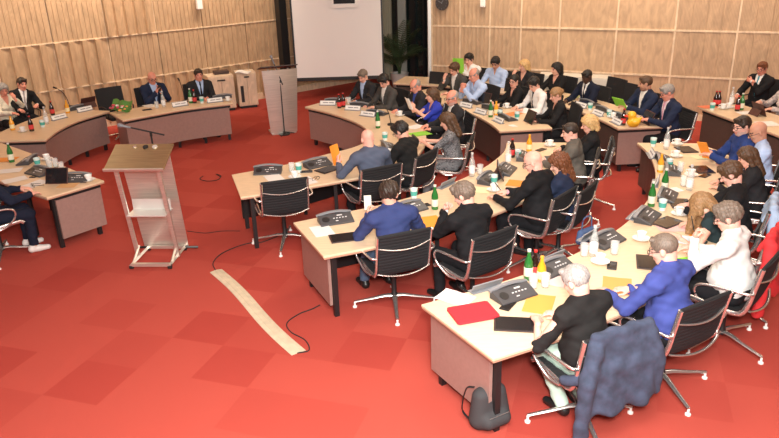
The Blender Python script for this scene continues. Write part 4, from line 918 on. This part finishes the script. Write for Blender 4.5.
def mk_plate():
    t = thing('name_plate', '', 'name plate', group='table name plates')
    MB().box((0, 0, .045), (.31, .012, .085), R=Matrix.Rotation(.45, 3, 'X')).build('holder', GPLAS, t, bevel=.003)
    MB().box((0, .022, .006), (.31, .085, .01)).build('foot', GPLAS, t, bevel=.002)
    c = MB().box((0, .0085, .045), (.29, .004, .075), R=Matrix.Rotation(.45, 3, 'X')).build('name_card', PAPER, t)
    g = MB()
    for i, (x, w_) in enumerate(((-.07, .09), (.04, .10))): g.box((x, .0118, .048), (w_, .002, .016), R=Matrix.Rotation(.45, 3, 'X'))
    g.build('print', mat('grey_print', (.25, .25, .27), .8), c); return t
def mk_cup():
    t = thing('coffee_cup', '', 'cup', group='white coffee cups on saucers')
    MB().lathe([(0, .004), (.03, .0), (.035, .004), (.068, .016), (.072, .02), (.066, .019), (.03, .009), (0, .009)], 24).build('saucer', WHITE, t, True)
    MB().lathe([(0, .010), (.022, .010), (.026, .014), (.036, .05), (.040, .072), (.037, .072), (.032, .05), (.022, .02), (0, .018)], 24).build('cup', WHITE, t, True)
    MB().tube(smoothline([(.036, 0, .062), (.055, 0, .06), (.058, 0, .04), (.034, 0, .03)], 4), .004, 8).build('handle', WHITE, t, True); return t
def mk_glass():
    t = thing('drinking_glass', '', 'glass', group='clear water glasses'); MB().lathe([(0, 0), (.026, 0), (.03, .004), (.035, .105), (.032, .105), (.027, .012), (0, .010)], 20).build('bowl', GLASS, t, True)
    MB().lathe([(0, .011), (.027, .012), (.0295, .05), (0, .05)], 20).build('water', mat('water', (.8, .9, .9), .05, alpha=.35), t, True); return t
def mk_bottle(col, cap, lab, h=.24, alpha=1., name='drink_bottle'):
    def f():
        t = thing(name, '', 'bottle')
        MB().lathe([(0, 0), (.030, 0), (.033, .006), (.033, h*.5), (.030, h*.6), (.014, h*.8), (.012, h*.95), (0, h*.95)], 20).build('body', mat('bottle_%d%d%d' % tuple(int(c*99) for c in col), col, .08, alpha=alpha, spec=.9), t, True)
        MB().lathe([(.0338, h*.14), (.0342, h*.145), (.0342, h*.42), (.0338, h*.425)], 20).build('label_band', mat('label_%d%d%d' % tuple(int(c*99) for c in lab), lab, .6), t, True)
        MB().lathe([(0, h*.93), (.0145, h*.93), (.0145, h), (0, h)], 14).build('cap', mat('cap_%d%d%d' % tuple(int(c*99) for c in cap), cap, .4), t, True); return t
    return f
def mk_carton():
    t = thing('tumbler', '', 'tumbler'); MB().lathe([(0, 0), (.028, 0), (.037, .10), (.034, .10), (.026, .006), (0, .006)], 18).build('cup', mat('printed_tumbler', (.70, .80, .78), .5), t, True)
    MB().lathe([(.0312, .03), (.0318, .03), (.0365, .075), (.036, .075)], 18).build('printed_band', mat('turquoise_print', (.08, .42, .36), .6), t, True); return t
def mk_tablet():
    t = thing('tablet', '', 'tablet'); MB().box((0, 0, .006), (.26, .185, .009)).build('case', mat('tablet_case', (.03, .015, .015), .5), t, bevel=.003)
    MB().box((0, 0, .0115), (.235, .165, .002)).build('screen', SCREENM, t); return t
def mk_stand_tablet():
    t = thing('tablet', '', 'tablet', group='propped-up tablets'); R_ = Matrix.Rotation(1.15, 3, 'X')
    MB().box((0, .03, .085), (.25, .18, .009), R=R_).build('case', mat('brown_case', (.07, .025, .02), .5), t, bevel=.003); MB().box((0, .023, .087), (.23, .16, .002), R=R_).build('screen', SCREENM, t)
    MB().box((0, .085, .045), (.2, .1, .006), R=Matrix.Rotation(-1.0, 3, 'X')).build('flap', mat('brown_case', (.07, .025, .02), .5), t); return t
def mk_phone():
    t = thing('mobile_phone', '', 'phone'); MB().box((0, 0, .005), (.072, .145, .008)).build('case', BLACK, t, bevel=.003); MB().box((0, 0, .0095), (.064, .13, .001)).build('screen', SCREENM, t); return t
def mk_goose():
    t = thing('gooseneck_microphone', '', 'microphone'); MB().lathe([(0, 0), (.05, 0), (.05, .02), (.012, .03), (0, .03)], 16).build('base', BLACK, t, True)
    MB().tube(smoothline([(0, 0, .02), (0, -.03, .16), (0, -.09, .27), (0, -.17, .34)], 5), .006, 6).build('neck', BLACK, t, True)
    MB().tube([(0, -.16, .334), (0, -.21, .36)], .014, 10).build('head', BLACK, t, True); return t
def sheet(name, cat, px, py, label, col, w_, d, rot=0, h=.003, dz=0., mname=None, z=ZT):
    p = at(px, py, z); o = MB(); a, b = w_/2, d/2
    if h >= .008:
        poly = [(x*a+(-x*r_ if False else 0)+x*(-.02+.02*math.cos(q)), y*b+y*(-.02+.02*math.sin(q))) for x, y, q0 in ((1, 1, 0), (-1, 1, 1), (-1, -1, 0), (1, -1, 1)) for q in ((0, PI/4, PI/2) if q0 == 0 else (PI/2, PI/4, 0)) for r_ in (0,)]
        o.prism(poly, 0, h)
    else:
        o.grid(lambda u, v: ((2*u-1)*a, (2*v-1)*b, .001+h*.5+.004*(2*u-1)**2*(1 if v > .5 else .3)), 8, 4, .0012)
    o = o.build(name, mat(mname or ('sheet_%d_%d_%d' % tuple(int(c*99) for c in col)), col, .7)); o.location = (float(p[0]), float(p[1]), z+dz+.0008); o.rotation_euler = (0, 0, face_c(p)+math.radians(rot)); return tag(o, label, cat)
unit = lambda x, y, l, r=0: put('unit', mk_unit, x, y, 'dark conference unit '+l, r)
plate = lambda x, y, l, r=0: put('plate', mk_plate, x, y, 'name plate '+l, r)
cup = lambda x, y, l, r=60: put('cup', mk_cup, x, y, 'white coffee cup and saucer '+l, r)
glass = lambda x, y, l: put('glass', mk_glass, x, y, 'clear water glass '+l)
cart = lambda x, y, l: put('tumbler', mk_carton, x, y, 'white and turquoise printed tumbler '+l, 20)
GB = mk_bottle((.02, .16, .03), (.7, .7, .65), (.75, .75, .6)); CB = mk_bottle((.02, .008, .006), (.5, .02, .02), (.6, .04, .04), .22); JB = mk_bottle((.85, .38, .02), (.8, .4, .05), (.85, .75, .45), .20)
WB = mk_bottle((.78, .84, .84), (.6, .6, .6), (.8, .82, .82), .26, .28, 'water_carafe')
green = lambda x, y, l: put('gb', GB, x, y, 'green glass bottle '+l); cola = lambda x, y, l: put('cb', CB, x, y, 'dark cola bottle '+l); juice = lambda x, y, l: put('jb', JB, x, y, 'orange juice bottle '+l); water = lambda x, y, l: put('wb', WB, x, y, 'clear water bottle '+l)
tab = lambda x, y, l, r=0: put('tab', mk_tablet, x, y, 'black tablet '+l, r); stab = lambda x, y, l, r=180: put('stab', mk_stand_tablet, x, y, 'brown-cased tablet propped up '+l, r)
phone = lambda x, y, l, r=20: put('phone', mk_phone, x, y, 'black phone '+l, r); goose = lambda x, y, l, r=0: put('goose', mk_goose, x, y, 'black gooseneck microphone '+l, r)
paper = lambda x, y, l, r=10, c=(.82, .81, .78), w_=.21, d=.297: sheet('paper_sheet', 'paper', x, y, l, c, w_, d, r)
folder = lambda x, y, l, r=10, c=(.80, .30, .04), w_=.24, d=.32: sheet('folder', 'folder', x, y, l, c, w_, d, r, .004)
# near desk, from its end to the right
unit(514, 297, 'in front of the silver-haired person'); plate(487, 290, 'seen from its grey back beside the red folder'); paper(455, 298, 'white papers at the left end of the near desk', 30)
sheet('laptop_sleeve', 'sleeve', 473, 314, 'bright red soft laptop sleeve on the end of the near desk', (.72, .02, .035), .36, .27, -8, .022, mname='red_felt')
tab(514, 325, 'with a red cover beside the silver-haired person\'s hand', -35); sheet('envelope', 'envelope', 539, 304, 'yellow-orange envelope under the silver-haired person\'s hand', (.78, .36, .07), .23, .33, -50, .004)
phone(508, 306, 'between the conference unit and the red-covered tablet', -60); paper(560, 282, 'pale pink sheet under the juice bottle', 30, (.80, .60, .58))
green(528, 279, 'leftmost of the three bottles on the near desk'); cola(534.5, 277, 'between the green and the juice bottles on the near desk'); juice(541, 281, 'beside the cola bottle on the near desk')
glass(533, 288, 'below the three bottles on the near desk'); glass(545, 287, 'right of the three bottles on the near desk')
unit(556, 271, 'right of the three bottles'); plate(552, 261, 'seen from its grey back beyond the three bottles')
glass(584, 256, 'left of the tall water bottle'); water(593, 256, 'tall and clear between cup and conference unit on the near desk'); cup(600, 263, 'above the orange folder of the man in royal blue'); glass(614, 254, 'right of the tall water bottle')
folder(617, 286, 'flat orange folder between the hands of the man in royal blue and the tablet', -55, (.78, .36, .10)); tab(594, 300, 'beside the orange folder of the man in royal blue', -20); phone(612, 266, 'near the cup of the man in royal blue', -60)
unit(608, 243, 'facing the man in the royal blue jacket', -5); plate(590, 238, 'dark green-edged, at the inner edge near the water bottle'); cup(641, 240, 'behind the head of the man in royal blue'); 
tab(649, 263, 'in front of the man in the royal blue jacket', 30); paper(672, 228, 'pink sheet left of the bent-over woman', 35, (.80, .50, .48)); paper(684, 240, 'pale blue sheet in front of the man in the white shirt', 20, (.60, .75, .85))
folder(706, 236, 'orange folder under the long hair of the bent-over woman', 30); sheet('booklet', 'booklet', 693, 261, 'lime green booklet in the hand of the man in the white shirt', (.22, .62, .03), .17, .25, 60, .006)
unit(648, 219, 'next to the turquoise tumbler', 0); plate(636, 216, 'tilted grey at the inner edge of the near desk'); cart(662, 210, 'between the conference unit and the cup'); green(651, 206, 'standing alone at the inner edge of the near desk'); cup(679, 215, 'left of the bent-over woman'); tab(667, 223, 'left of the cup by the bent-over woman', -20)
unit(668, 198, 'in the middle of the right arm of the near desk'); plate(657, 184, 'at the inner edge near the juice bottle of the right arm'); tab(680, 204, 'dark, left of the brown-haired man in black\'s hands', 20)
green(664, 192, 'small, beside the plates of the right arm'); cup(691, 176, 'in front of the brown-haired man in black'); water(689, 190, 'in front of the brown-haired man in black'); glass(683, 186, 'left of the brown-haired man in black\'s water bottle'); paper(675, 190, 'napkins in the middle of the right arm', 40, w_=.15, d=.15)
unit(673, 172, 'beside the juice bottle on the right arm'); juice(660, 172, 'on the right arm of the near desk'); cart(669, 168, 'beside the juice bottle on the right arm'); cup(676, 157, 'lower of two at the top of the right arm'); cup(677, 145, 'upper of two at the top of the right arm'); cart(653, 146, 'at the top corner of the right arm')
water(666, 149, 'at the top of the right arm of the near desk'); plate(652, 156, 'topmost on the right arm'); unit(664, 161, 'topmost on the right arm'); tab(686, 150, 'flat, nearest the top end of the right arm', 10); tab(702, 170, 'with an orange picture, between brown-haired man in black and blue sweater', 15); phone(705, 176, 'below the tablet on the right arm', 60)
paper(703, 157, 'pale green sheet near the orange folder of the blue sweater', 20, (.62, .68, .42)); glass(680, 172, 'beside the coffee cups of the right arm')
# middle ring, near side
unit(336, 222, 'left of the man in bright navy', 0); paper(322, 231, 'white sheet left of the man in bright navy', 5); tab(345, 238, 'under the arm of the man in bright navy', -5); unit(411, 211, 'right of the man in bright navy'); green(435, 209, 'standing between bright navy and the man resting his chin'); cart(414, 198, 'near the head of the man in bright navy')
folder(430, 222, 'orange folder in front of the man resting his chin', -20, (.85, .33, .03)); phone(423, 206, 'small dark, near the green bottle of the middle desk', 80); plate(448, 186, 'tilted grey left of the resting man'); paper(478, 190, 'pale yellow sheet behind the head of the resting man', 20, (.80, .75, .45))
unit(490, 181, 'behind the resting man'); cup(494, 191, 'between the resting man and the bald man in glasses'); cart(494, 184, 'on the middle desk behind the cup'); folder(520, 184, 'orange folder in front of the bald man in glasses', 10); unit(507, 172, 'left of the bald man in glasses'); water(472, 176, 'left one at the inner edge of the middle desk'); glass(480, 174, 'at the inner edge of the middle desk'); stab(503, 178, 'left of the bald man in glasses', 20)
water(508, 164, 'left of the bald head of the man in glasses'); cola(512, 157, 'at the upper end of the middle desk'); cart(518, 158, 'at the upper end of the middle desk'); juice(529, 151, 'at the upper end of the middle desk'); unit(524, 158, 'at the upper end of the middle desk'); cup(550, 146, 'in front of the tweed blazer'); phone(541, 150, 'in front of the man in the tweed blazer', 50)
# inner ring
unit(268, 173, 'behind the empty chair', 0); paper(274, 178, 'white sheet under the unit by the empty chair', 20); cup(295, 178, 'behind the empty chair', 0); cart(299, 172, 'left of the cup behind the empty chair'); glass(292, 172, 'behind the empty chair'); unit(318, 166, 'left of the bald man in slate blue'); phone(306, 172, 'left of the bald man in slate blue', 70); paper(306, 181, 'white sheet behind the empty chair to the right', 10)
tab(328, 170, 'left of the bald man in slate blue', 10)
unit(390, 148, 'between the bald man in slate blue and the black sweater', 20); cup(388, 155, 'between bald head and black sweater'); cart(385, 140, 'behind the bald man in slate blue'); cup(400, 116, 'in front of the woman in royal blue'); green(378, 128, 'on the inner curve near the gooseneck microphones')
paper(416, 127, 'stack of white papers right of the black sweater', 20); folder(420, 134, 'lime green folder right of the black sweater', 10, (.25, .6, .05)); paper(425, 142, 'white sheet in front of the patterned dress', 0); phone(419, 123, 'on the stack of white papers', 80)
plate(328, 105, 'leftmost of three before the greying man'); plate(353, 110, 'in front of the dark-haired man in grey'); plate(368, 116, 'right of the gooseneck microphone'); unit(336, 102, 'behind the leftmost inner plate'); unit(361, 106, 'before the dark-haired man in grey'); unit(378, 114, 'before the balding man in dark suit')
cola(339.5, 108, 'left of two before the greying man'); cola(343.5, 107, 'right of two before the greying man'); glass(349, 104, 'beside the two cola bottles'); goose(377, 116, 'beside the man in the grey suit', 180); goose(391, 125, 'behind the bald man in slate blue', 180); paper(372, 103, 'open papers before the man in the grey suit', 0); paper(349, 99, 'open papers before the greying man', 0); cup(414, 110, 'beside the balding man in dark suit')
# back of the middle ring
plate(466, 107, 'nearest the large bald man'); plate(481, 113.5, 'in the middle of three on the dark-panelled curve'); plate(499, 122, 'nearest the end of the dark-panelled curve'); unit(473, 103, 'behind the plate nearest the large bald man'); unit(492, 109, 'behind the middle plate of the curve'); unit(508, 119, 'oval, near the end of the dark-panelled curve')
green(490.5, 117, 'between the plates of the dark-panelled curve'); juice(496, 115, 'in the middle of the dark-panelled curve'); cart(500, 117, 'in the middle of the dark-panelled curve'); cart(517, 119, 'left of the propped tablet of the curve'); stab(528, 123, 'at the end of the dark-panelled curve'); stab(483, 104, 'before the man with clasped hands'); cup(507, 108, 'before the woman in black leather'); paper(531, 112, 'white papers under the hands of the man in the white shirt', 10, w_=.3); paper(513, 114, 'orange sheet in the middle of the curve', 10, (.75, .25, .08)); paper(513, 126, 'white note near the end of the curve', 10, w_=.15, d=.1)
cup(432, 82, 'left one on the farthest desk end'); cup(438, 79, 'right one on the farthest desk end'); paper(446, 84, 'white sheet on the farthest desk end', 0); sheet('folder', 'folder', 498, 81, 'orange folder before the man in the pale blue shirt at the back', (.80, .22, .04), .34, .24, 0, .02)
# outer ring, far side
plate(581, 107, 'leftmost of three left of the rubber duck'); plate(598, 115, 'in the middle of three left of the rubber duck'); plate(617, 123.5, 'nearest the rubber duck'); unit(590, 104, 'behind the leftmost plate of the duck desk'); unit(606, 111, 'behind the middle plate of the duck desk'); unit(624, 118, 'behind the duck\'s nearest plate')
cart(590, 110, 'left one on the duck desk'); cart(609, 117, 'right one on the duck desk'); cup(613, 118, 'left of the rubber duck'); glass(605, 100, 'before the empty chairs'); water(594, 100, 'before the dark-skinned man'); cola(623, 125, 'left of the rubber duck'); stab(645, 124, 'between the duck and the grey-haired man'); cup(583, 101, 'before the dark-skinned man'); paper(575, 97, 'yellow-green papers before the dark-skinned man', 0, (.45, .50, .2))
# side desk by the right wall
cola(715, 106, 'left of two on the side desk'); cola(718, 106, 'right of two on the side desk'); cup(723, 109, 'left one on the side desk'); cup(729, 108, 'right one on the side desk'); water(731, 105, 'on the side desk'); cola(737, 111, 'before the red-haired man'); green(741, 110, 'before the red-haired man'); paper(708, 107, 'red-edged papers on the end of the side desk', 0, (.7, .2, .1)); paper(747, 113, 'papers before the red-haired man', 0); paper(768, 124, 'white sheets on the side desk at the right edge', 0, w_=.3); stab(760, 115, 'at the right edge of the side desk', 0); cart(712, 110, 'at the end of the side desk')
# left desks
plate(180, 106, 'before the bald man with the phone'); plate(215, 102, 'before the man in the dark suit'); glass(157, 108, 'left of the bald man with the phone'); water(164, 107, 'before the bald man with the phone'); green(191, 103, 'left of the man in the dark suit'); cola(195, 103, 'left of the man in the dark suit'); cart(202, 103, 'before the man in the dark suit'); cup(228, 101, 'at the right end of the chairman desk'); phone(147, 110, 'on the chairman desk beside the bouquet', 80); goose(185, 102, 'between the two men at the chairman desk', 0); paper(150, 106, 'white sheet beside the bouquet', 0); unit(222, 98, 'right of the man in the dark suit')
plate(85, 111, 'at the far end of the left curved desk'); plate(59, 119, 'before the man in the patterned tie'); stab(88, 107, 'at the far end of the left curved desk', 0); unit(77, 109, 'between the plates of the left curved desk'); cola(53, 115, 'before the man in the patterned tie'); juice(68, 113, 'left curved desk, right one'); cart(43, 127, 'on the left curved desk'); water(47, 124, 'on the left curved desk'); cup(23, 132, 'near the front edge of the left curved desk'); juice(13, 130, 'at the left edge of the left curved desk'); cola(32, 131, 'near the front edge of the left curved desk'); goose(70, 107, 'lying low on the left curved desk', 90)
cup(89, 181, 'at the end of the cluttered desk', 20); stab(57, 184, 'at the end of the cluttered desk', 60); phone(36, 176, 'on papers of the cluttered desk', 60); unit(27, 162, 'on the cluttered desk at the far side', 0); unit(38, 174, 'in the middle of the cluttered desk', 40); unit(75, 181, 'silver-topped beside the end cup', 60); cart(38, 166, 'on the cluttered desk'); paper(15, 180, 'left white papers on the cluttered desk', 20); paper(36, 184, 'white papers under the sitter\'s hand', 40); paper(10, 171, 'white booklet at the left edge', 0); folder(70, 184, 'pale orange folder at the end of the cluttered desk', 60, (.75, .45, .2)); glass(56, 167, 'left one near the end of the cluttered desk'); glass(62, 171, 'right one near the end of the cluttered desk'); green(12, 162, 'at the left edge of the cluttered desk'); glass(50, 168, 'on the cluttered desk'); cup(47, 160, 'on the far side of the cluttered desk'); folder(5, 160, 'orange folder at the left edge', 0)
# spectacles lying on the inner desk and on the cluttered desk
def specs(px, py, label):
    p = at(px, py, ZT); g = MB()
    for s in (-1, 1):
        g.tube([(s*.033+.026*math.cos(2*PI*k/14), 0, .021+.019*math.sin(2*PI*k/14)) for k in range(14)], .003, 6, closed=True, up=(0, 1, 0)); g.tube([(s*.06, 0, .03), (s*.058, .12, .008)], .003, 6)
    g.tube([(-.008, 0, .026), (.008, 0, .026)], .003, 6); o = g.build('spectacles', BLACK, None, True); o.location = (p[0], p[1], ZT); o.rotation_euler = (0, 0, face_c(p)+.3); tag(o, label, 'glasses')
specs(316, 180, 'black spectacles lying on the inner desk right of the empty chair'); specs(33, 187, 'dark spectacles lying on the cluttered left desk')
# rubber duck
Gd = Field((-.2, -.2, -.02), (.2, .2, .32), .006); Ad = Gd.new()
Gd.prim(Ad, ('e', (.0, 0, .068), (.09, .082, .07), None, .02)); Gd.prim(Ad, ('e', (-.03, 0, .168), (.062, .058, .058), None, .03)); Gd.prim(Ad, ('c', (.05, 0, .09), (.098, 0, .135), .035, .012, .03))
for s in (-1, 1): Gd.prim(Ad, ('e', (.02, s*.08, .085), (.055, .018, .038), None, .01))
Ad = np.maximum(Ad, (.002-Gd.ax[2])[None, None, :]+0*Ad).astype(np.float32)
Pd, Qd = surface_net(Ad, Gd.lo, .006); q = at(633, 127, ZT); t = thing('rubber_duck', 'yellow rubber duck with an orange beak on the desk corner', 'rubber duck', (q[0], q[1], ZT), math.radians(-15))
np_mesh('body', Pd, Qd, [mat('yellow_rubber', (.85, .48, .03), .35)], t); t.scale = (1.12,)*3
MB().tube([(-.075, 0, .157), (-.11, 0, .153), (-.135, 0, .155)], [.036, .032, .012], 12, flat=.5).build('beak', mat('red_orange_rubber', (.75, .06, .02), .35), t, True)
for s in (-1, 1): MB().lathe([(0, -.008), (.008, -.004), (.01, 0), (.008, .004), (0, .008)], 10, c=(-.073, s*.036, .182)).build('eye', BLACK, t, True)
# bouquet
q = at(122, 112, ZT); t = thing('flower_bouquet', 'bouquet of mixed flowers in green wrapping on the chairman desk', 'bouquet', (q[0], q[1], ZT), -.5)
MB().grid(lambda u, v: (-.25+.5*u, .06-.10*(1-v)+.03*math.sin(u*9), .02+.19*v+.015*math.sin(u*14)), 14, 6, .003).build('wrapping', mat('green_wrap', (.10, .26, .05), .5), t, True)
rr = random.Random(5); fc = [((.75, .2, .25), 'coral'), ((.85, .8, .75), 'cream'), ((.8, .35, .1), 'orange'), ((.6, .05, .1), 'crimson')]
for k in range(13):
    x, y, z = rr.uniform(-.2, .2), rr.uniform(-.10, .02), rr.uniform(.05, .13); c_, n_ = fc[k % 4]; r = rr.uniform(.022, .035); g = MB()
    for j in range(7):
        a = j*2*PI/7; g.lathe([(0, -.3*r), (.5*r, -.15*r), (.55*r, .2*r), (.3*r, .45*r), (0, .5*r)], 8, c=(x+.5*r*math.cos(a), y+.5*r*math.sin(a), z+.2*r*(j % 2)))
    g.build('flower', mat('petal_'+n_, c_, .6), t, True)
for k in range(22):
    x, y, z = rr.uniform(-.24, .24), rr.uniform(-.13, .04), rr.uniform(.01, .12); a = rr.uniform(0, 6); d = Vector((math.cos(a)*.06, math.sin(a)*.06, .03)); n_ = Vector((-d.y, d.x, .01))*.35; p = Vector((x, y, z))
    MB().add([p, p+d*.5+n_, p+d, p+d*.5-n_, p+d*.5+Vector((0, 0, .006))], [(0, 4, 1), (1, 4, 2), (2, 4, 3), (3, 4, 0)]).build('leaf', mat('bouquet_leaf', (.07, .18, .04), .6), t)
# things people hold
def held(key, name, cat, off, size, rot, label, m, h=.004, second=None):
    root, org, fr = PEOPLE[key]; p = Rz(fr) @ np.array(off, float); R_ = Matrix(Rz(fr).tolist()) @ Matrix.Rotation(rot[2], 3, 'Z') @ Matrix.Rotation(rot[0], 3, 'X') @ Matrix.Rotation(rot[1], 3, 'Y')
    g = MB(); a, b = size[0]/2, size[1]/2
    g.grid(lambda u, v: ((2*u-1)*a, (2*v-1)*b, .012*(2*u-1)**2 if h < .006 else 0), 8, 4, h) 
    o = g.build(name, m, None, False); o.matrix_world = Matrix.Translation((float(org[0]+p[0]), float(org[1]+p[1]), float(p[2]))) @ R_.to_4x4(); return tag(o, label, cat)
ORG = mat('orange_card', (.85, .30, .03), .7); GRN = mat('lime_card', (.27, .66, .05), .7)
held('13', 'paper_sheet', 'paper', (-.30, .50, .97), (.17, .26), (1.35, 0, .5), 'orange sheet held upright by the bald man in slate blue', ORG)
held('14', 'mobile_phone', 'phone', (-.12, .42, 1.05), (.075, .15), (1.3, 0, -.3), 'pale phone held up by the man in bright navy', mat('pale_phone', (.55, .52, .45), .3), .008)
held('3', 'mobile_phone', 'phone', (.0, .36, 1.03), (.075, .14), (1.1, 0, 0), 'dark phone held by the bald man behind the bouquet desk', BLACK, .008)
held('9', 'paper_sheet', 'paper', (-.02, .50, 1.06), (.15, .21), (1.2, 0, .2), 'white note raised by the woman in royal blue', PAPER)
held('25', 'paper_sheet', 'paper', (.06, .42, 1.12), (.24, .32), (1.45, .15, 0), 'lime green paper held up in front of a face', GRN)
held('30', 'booklet', 'booklet', (-.02, .55, .93), (.26, .19), (1.0, 0, .2), 'lime green booklet held by the bearded man in the navy blazer', GRN, .008)
held('32', 'folder', 'folder', (.0, .47, .92), (.15, .25), (1.1, .3, .3), 'orange folder held by the man in the blue sweater', ORG, .008)
held('11', 'mobile_phone', 'phone', (.0, .56, .90), (.075, .15), (.7, 0, 0), 'small phone in the hands of the woman in the patterned dress', BLACK, .008)
held('16', 'pen', 'pen', (.02, .6, .84), (.01, .14), (.9, 0, .4), 'thin pen in the hand of the bald man in glasses', BLACK, .008)
held('37', 'mobile_phone', 'phone', (-.05, .42, 1.10), (.075, .15), (1.3, 0, .4), 'black phone held to the mouth of the man in the white shirt', BLACK, .009)
# checkered document case by the white shirt
p = at(706, 252, ZT); t = thing('document_case', 'black and white checkered case beside the man in the white shirt', 'case', (p[0], p[1], ZT), face_c(p)+.5)
MB().box((0, 0, .01), (.19, .27, .02)).build('cover', BLACK, t, bevel=.003); g = MB()
for i in range(5):
    for j in range(7):
        if (i+j) % 2: g.box((-.072+.036*i, -.108+.036*j, .021), (.036, .036, .002))
g.build('check_pattern', PAPER, t)
# ------------------------------------------------------------------ garments and bags
def drape(loc, rz, label, m, name, low, sleeves=(.35, .35), wide=.27, folds=11, extra=(), y0=-.355):
    Gf = Field((-.48, -.62, .0), (.48, .0, 1.1), .009); A = Gf.new(); rr = random.Random(label)
    for i in range(folds):
        x = -wide+2*wide*i/(folds-1); e = low+.03*math.sin(i*1.3); k = 1
        Gf.prim(A, ('c', (x*.92, y0+.012, .975), (x, y0-.02, .72), .030, .038, .04)); Gf.prim(A, ('c', (x, y0-.02, .72), (x*1.06, y0-.045+.022*math.sin(i*1.1+1), e), .034, .036, .06))
        Gf.prim(A, ('c', (x*.92, y0+.012, .975), (x*.95, y0+.085, .83), .028, .024, .03))
    for s, e in zip((-1, 1), sleeves):
        Gf.prim(A, ('c', (s*(wide-.01), y0-.01, .90), (s*(wide+.06), y0-.03, .66), .055, .06, .03)); Gf.prim(A, ('c', (s*(wide+.06), y0-.03, .66), (s*(wide+.07), y0-.02, e), .06, .052, .02))
    for a, b, r in extra: Gf.prim(A, ('c', a, b, r, r*.85, .03))
    X_, Y_, Z_ = Gf.ax[0][:, None, None], Gf.ax[1][None, :, None], Gf.ax[2][None, None, :]
    A = (A+.006*np.sin(X_*31+Z_*14)*np.sin(Z_*23+Y_*30)+.003*np.sin(Z_*45+X_*40)).astype(np.float32)
    P_, Q_ = surface_net(A, Gf.lo, .009); o = np_mesh(name, P_, Q_, [m], None); o.location = (float(loc[0]), float(loc[1]), 0); o.rotation_euler = (0, 0, rz); return tag(o, label, 'jacket')
def chair_frame(key, dy=-.03): root, org, fr = PEOPLE[key]; p = Rz(fr) @ np.array([0, dy+CHAIR_IN, 0]); return (org[0]+p[0], org[1]+p[1]), fr
SUEDE = mat('blue_grey_suede', (.042, .055, .095), .95, bump=.15, scale=40, var=.3, varscale=12)
l, f = chair_frame('39'); l = (l[0]+.02, l[1]+.0); jk = drape(l, f-.07, 'blue-grey suede jacket hanging over the chair back nearest the camera', SUEDE, 'suede_jacket', .40, (.18, .42), .26, 12, [((-.27, -.33, .62), (-.33, -.16, .55), .045)])
g = MB(); g.tube([(-.30, -.375, .70), (-.305, -.39, .56), (-.31, -.385, .42)], .006, 6, flat=.6); z = g.build('zip', CHROME, jk)
l, f = chair_frame('37', -.06); drape((3.34, 6.19), math.radians(137-90), 'bright red jacket hanging over a chair at the right edge', mat('red_wool', (.62, .03, .035), .85, bump=.2, scale=60), 'red_jacket', .40, (.24, .36), .26)
l, f = chair_frame('35'); drape(l, f, 'pale blue jacket hanging on the chair behind the brown-haired man in black', mat('pale_blue_cotton', (.34, .45, .62), .85), 'pale_jacket', .5, (.5, .45), .24)
# backpack under the near desk
p = at(489, 424, .0); t = thing('backpack', 'dark grey backpack on the carpet beside the near desk leg', 'backpack', (p[0], p[1], 0), .5)
Gf = Field((-.25, -.2, -.02), (.25, .2, .5), .008); A = Gf.new()
for x in (-.09, 0, .09): Gf.prim(A, ('c', (x, 0, .09), (x*.85, .01, .28), .088, .07, .05))
Gf.prim(A, ('c', (-.07, -.085, .1), (.07, -.085, .1), .06, .06, .04)); A = np.maximum(A, (.003-Gf.ax[2])[None, None, :]+0*A).astype(np.float32)
P_, Q_ = surface_net(A, Gf.lo, .008); np_mesh('bag_body', P_, Q_, [mat('dark_grey_canvas', (.035, .035, .038), .8, bump=.3, scale=120)], t)
for s in (-1, 1): MB().tube(smoothline([(s*.09, .08, .33), (s*.13, .13, .30), (s*.16, .14, .12), (s*.12, .09, .03)], 5), .013, 8, flat=.4).build('strap', BLACK, t, True)
MB().tube(smoothline([(-.04, .0, .345), (0, .0, .39), (.04, .0, .345)], 5), .008, 6).build('top_handle', BLACK, t, True)
MB().tube([(-.09, -.125, .16), (.09, -.125, .16)], .004, 6).build('zip', CHROME, t)
# blue handbag on the chair of the woman in navy
p = at(584, 228, .52); t = thing('handbag', 'denim blue handbag with a white flower hanging beside the navy-topped woman', 'handbag', (p[0]+.03, p[1], .43), math.radians(35)); t.scale = (.85,)*3
Gf = Field((-.24, -.12, -.14), (.24, .12, .18), .007); A = Gf.new()
for x in (-.12, -.04, .04, .12): Gf.prim(A, ('c', (x, 0, -.05), (x*.95, 0, .06), .055, .045, .05))
P_, Q_ = surface_net(A, Gf.lo, .007); np_mesh('bag_body', P_, Q_, [mat('denim_blue', (.07, .12, .25), .8, bump=.3, scale=90)], t)
MB().tube(smoothline([(-.1, 0, .09), (-.07, 0, .25), (.07, 0, .25), (.1, 0, .09)], 6), .009, 8).build('handle', mat('denim_blue', (.07, .12, .25), .8), t, True)
g = MB()
for j in range(6): a = j*PI/3; g.lathe([(0, -.006), (.022, 0), (0, .006)], 10, c=(.03*math.cos(a), -.062, .02+.03*math.sin(a)), M=Wy)
g.build('flower', PAPER, t, True)
# waste glow: none. small black case on top of the maple cabinets
p = at(221, 73.5, .832); t = thing('laptop_case', 'flat dark case lying on the left maple cabinet', 'case', (p[0], p[1], .832), .4); MB().box((0, 0, .035), (.34, .26, .07)).build('case', mat('dark_brown_case', (.05, .025, .02), .5), t, bevel=.01)
p = at(243, 72.5, .842); o = MB().grid(lambda u, v: (-.17+.34*u, -.12+.24*v, .02+.02*math.sin(u*6)+.01*v), 12, 6, .012).build('magazine', PAPER, None, True); o.location = (p[0], p[1], .838); tag(o, 'white magazines lying beside the dark case on the cabinet', 'magazine')
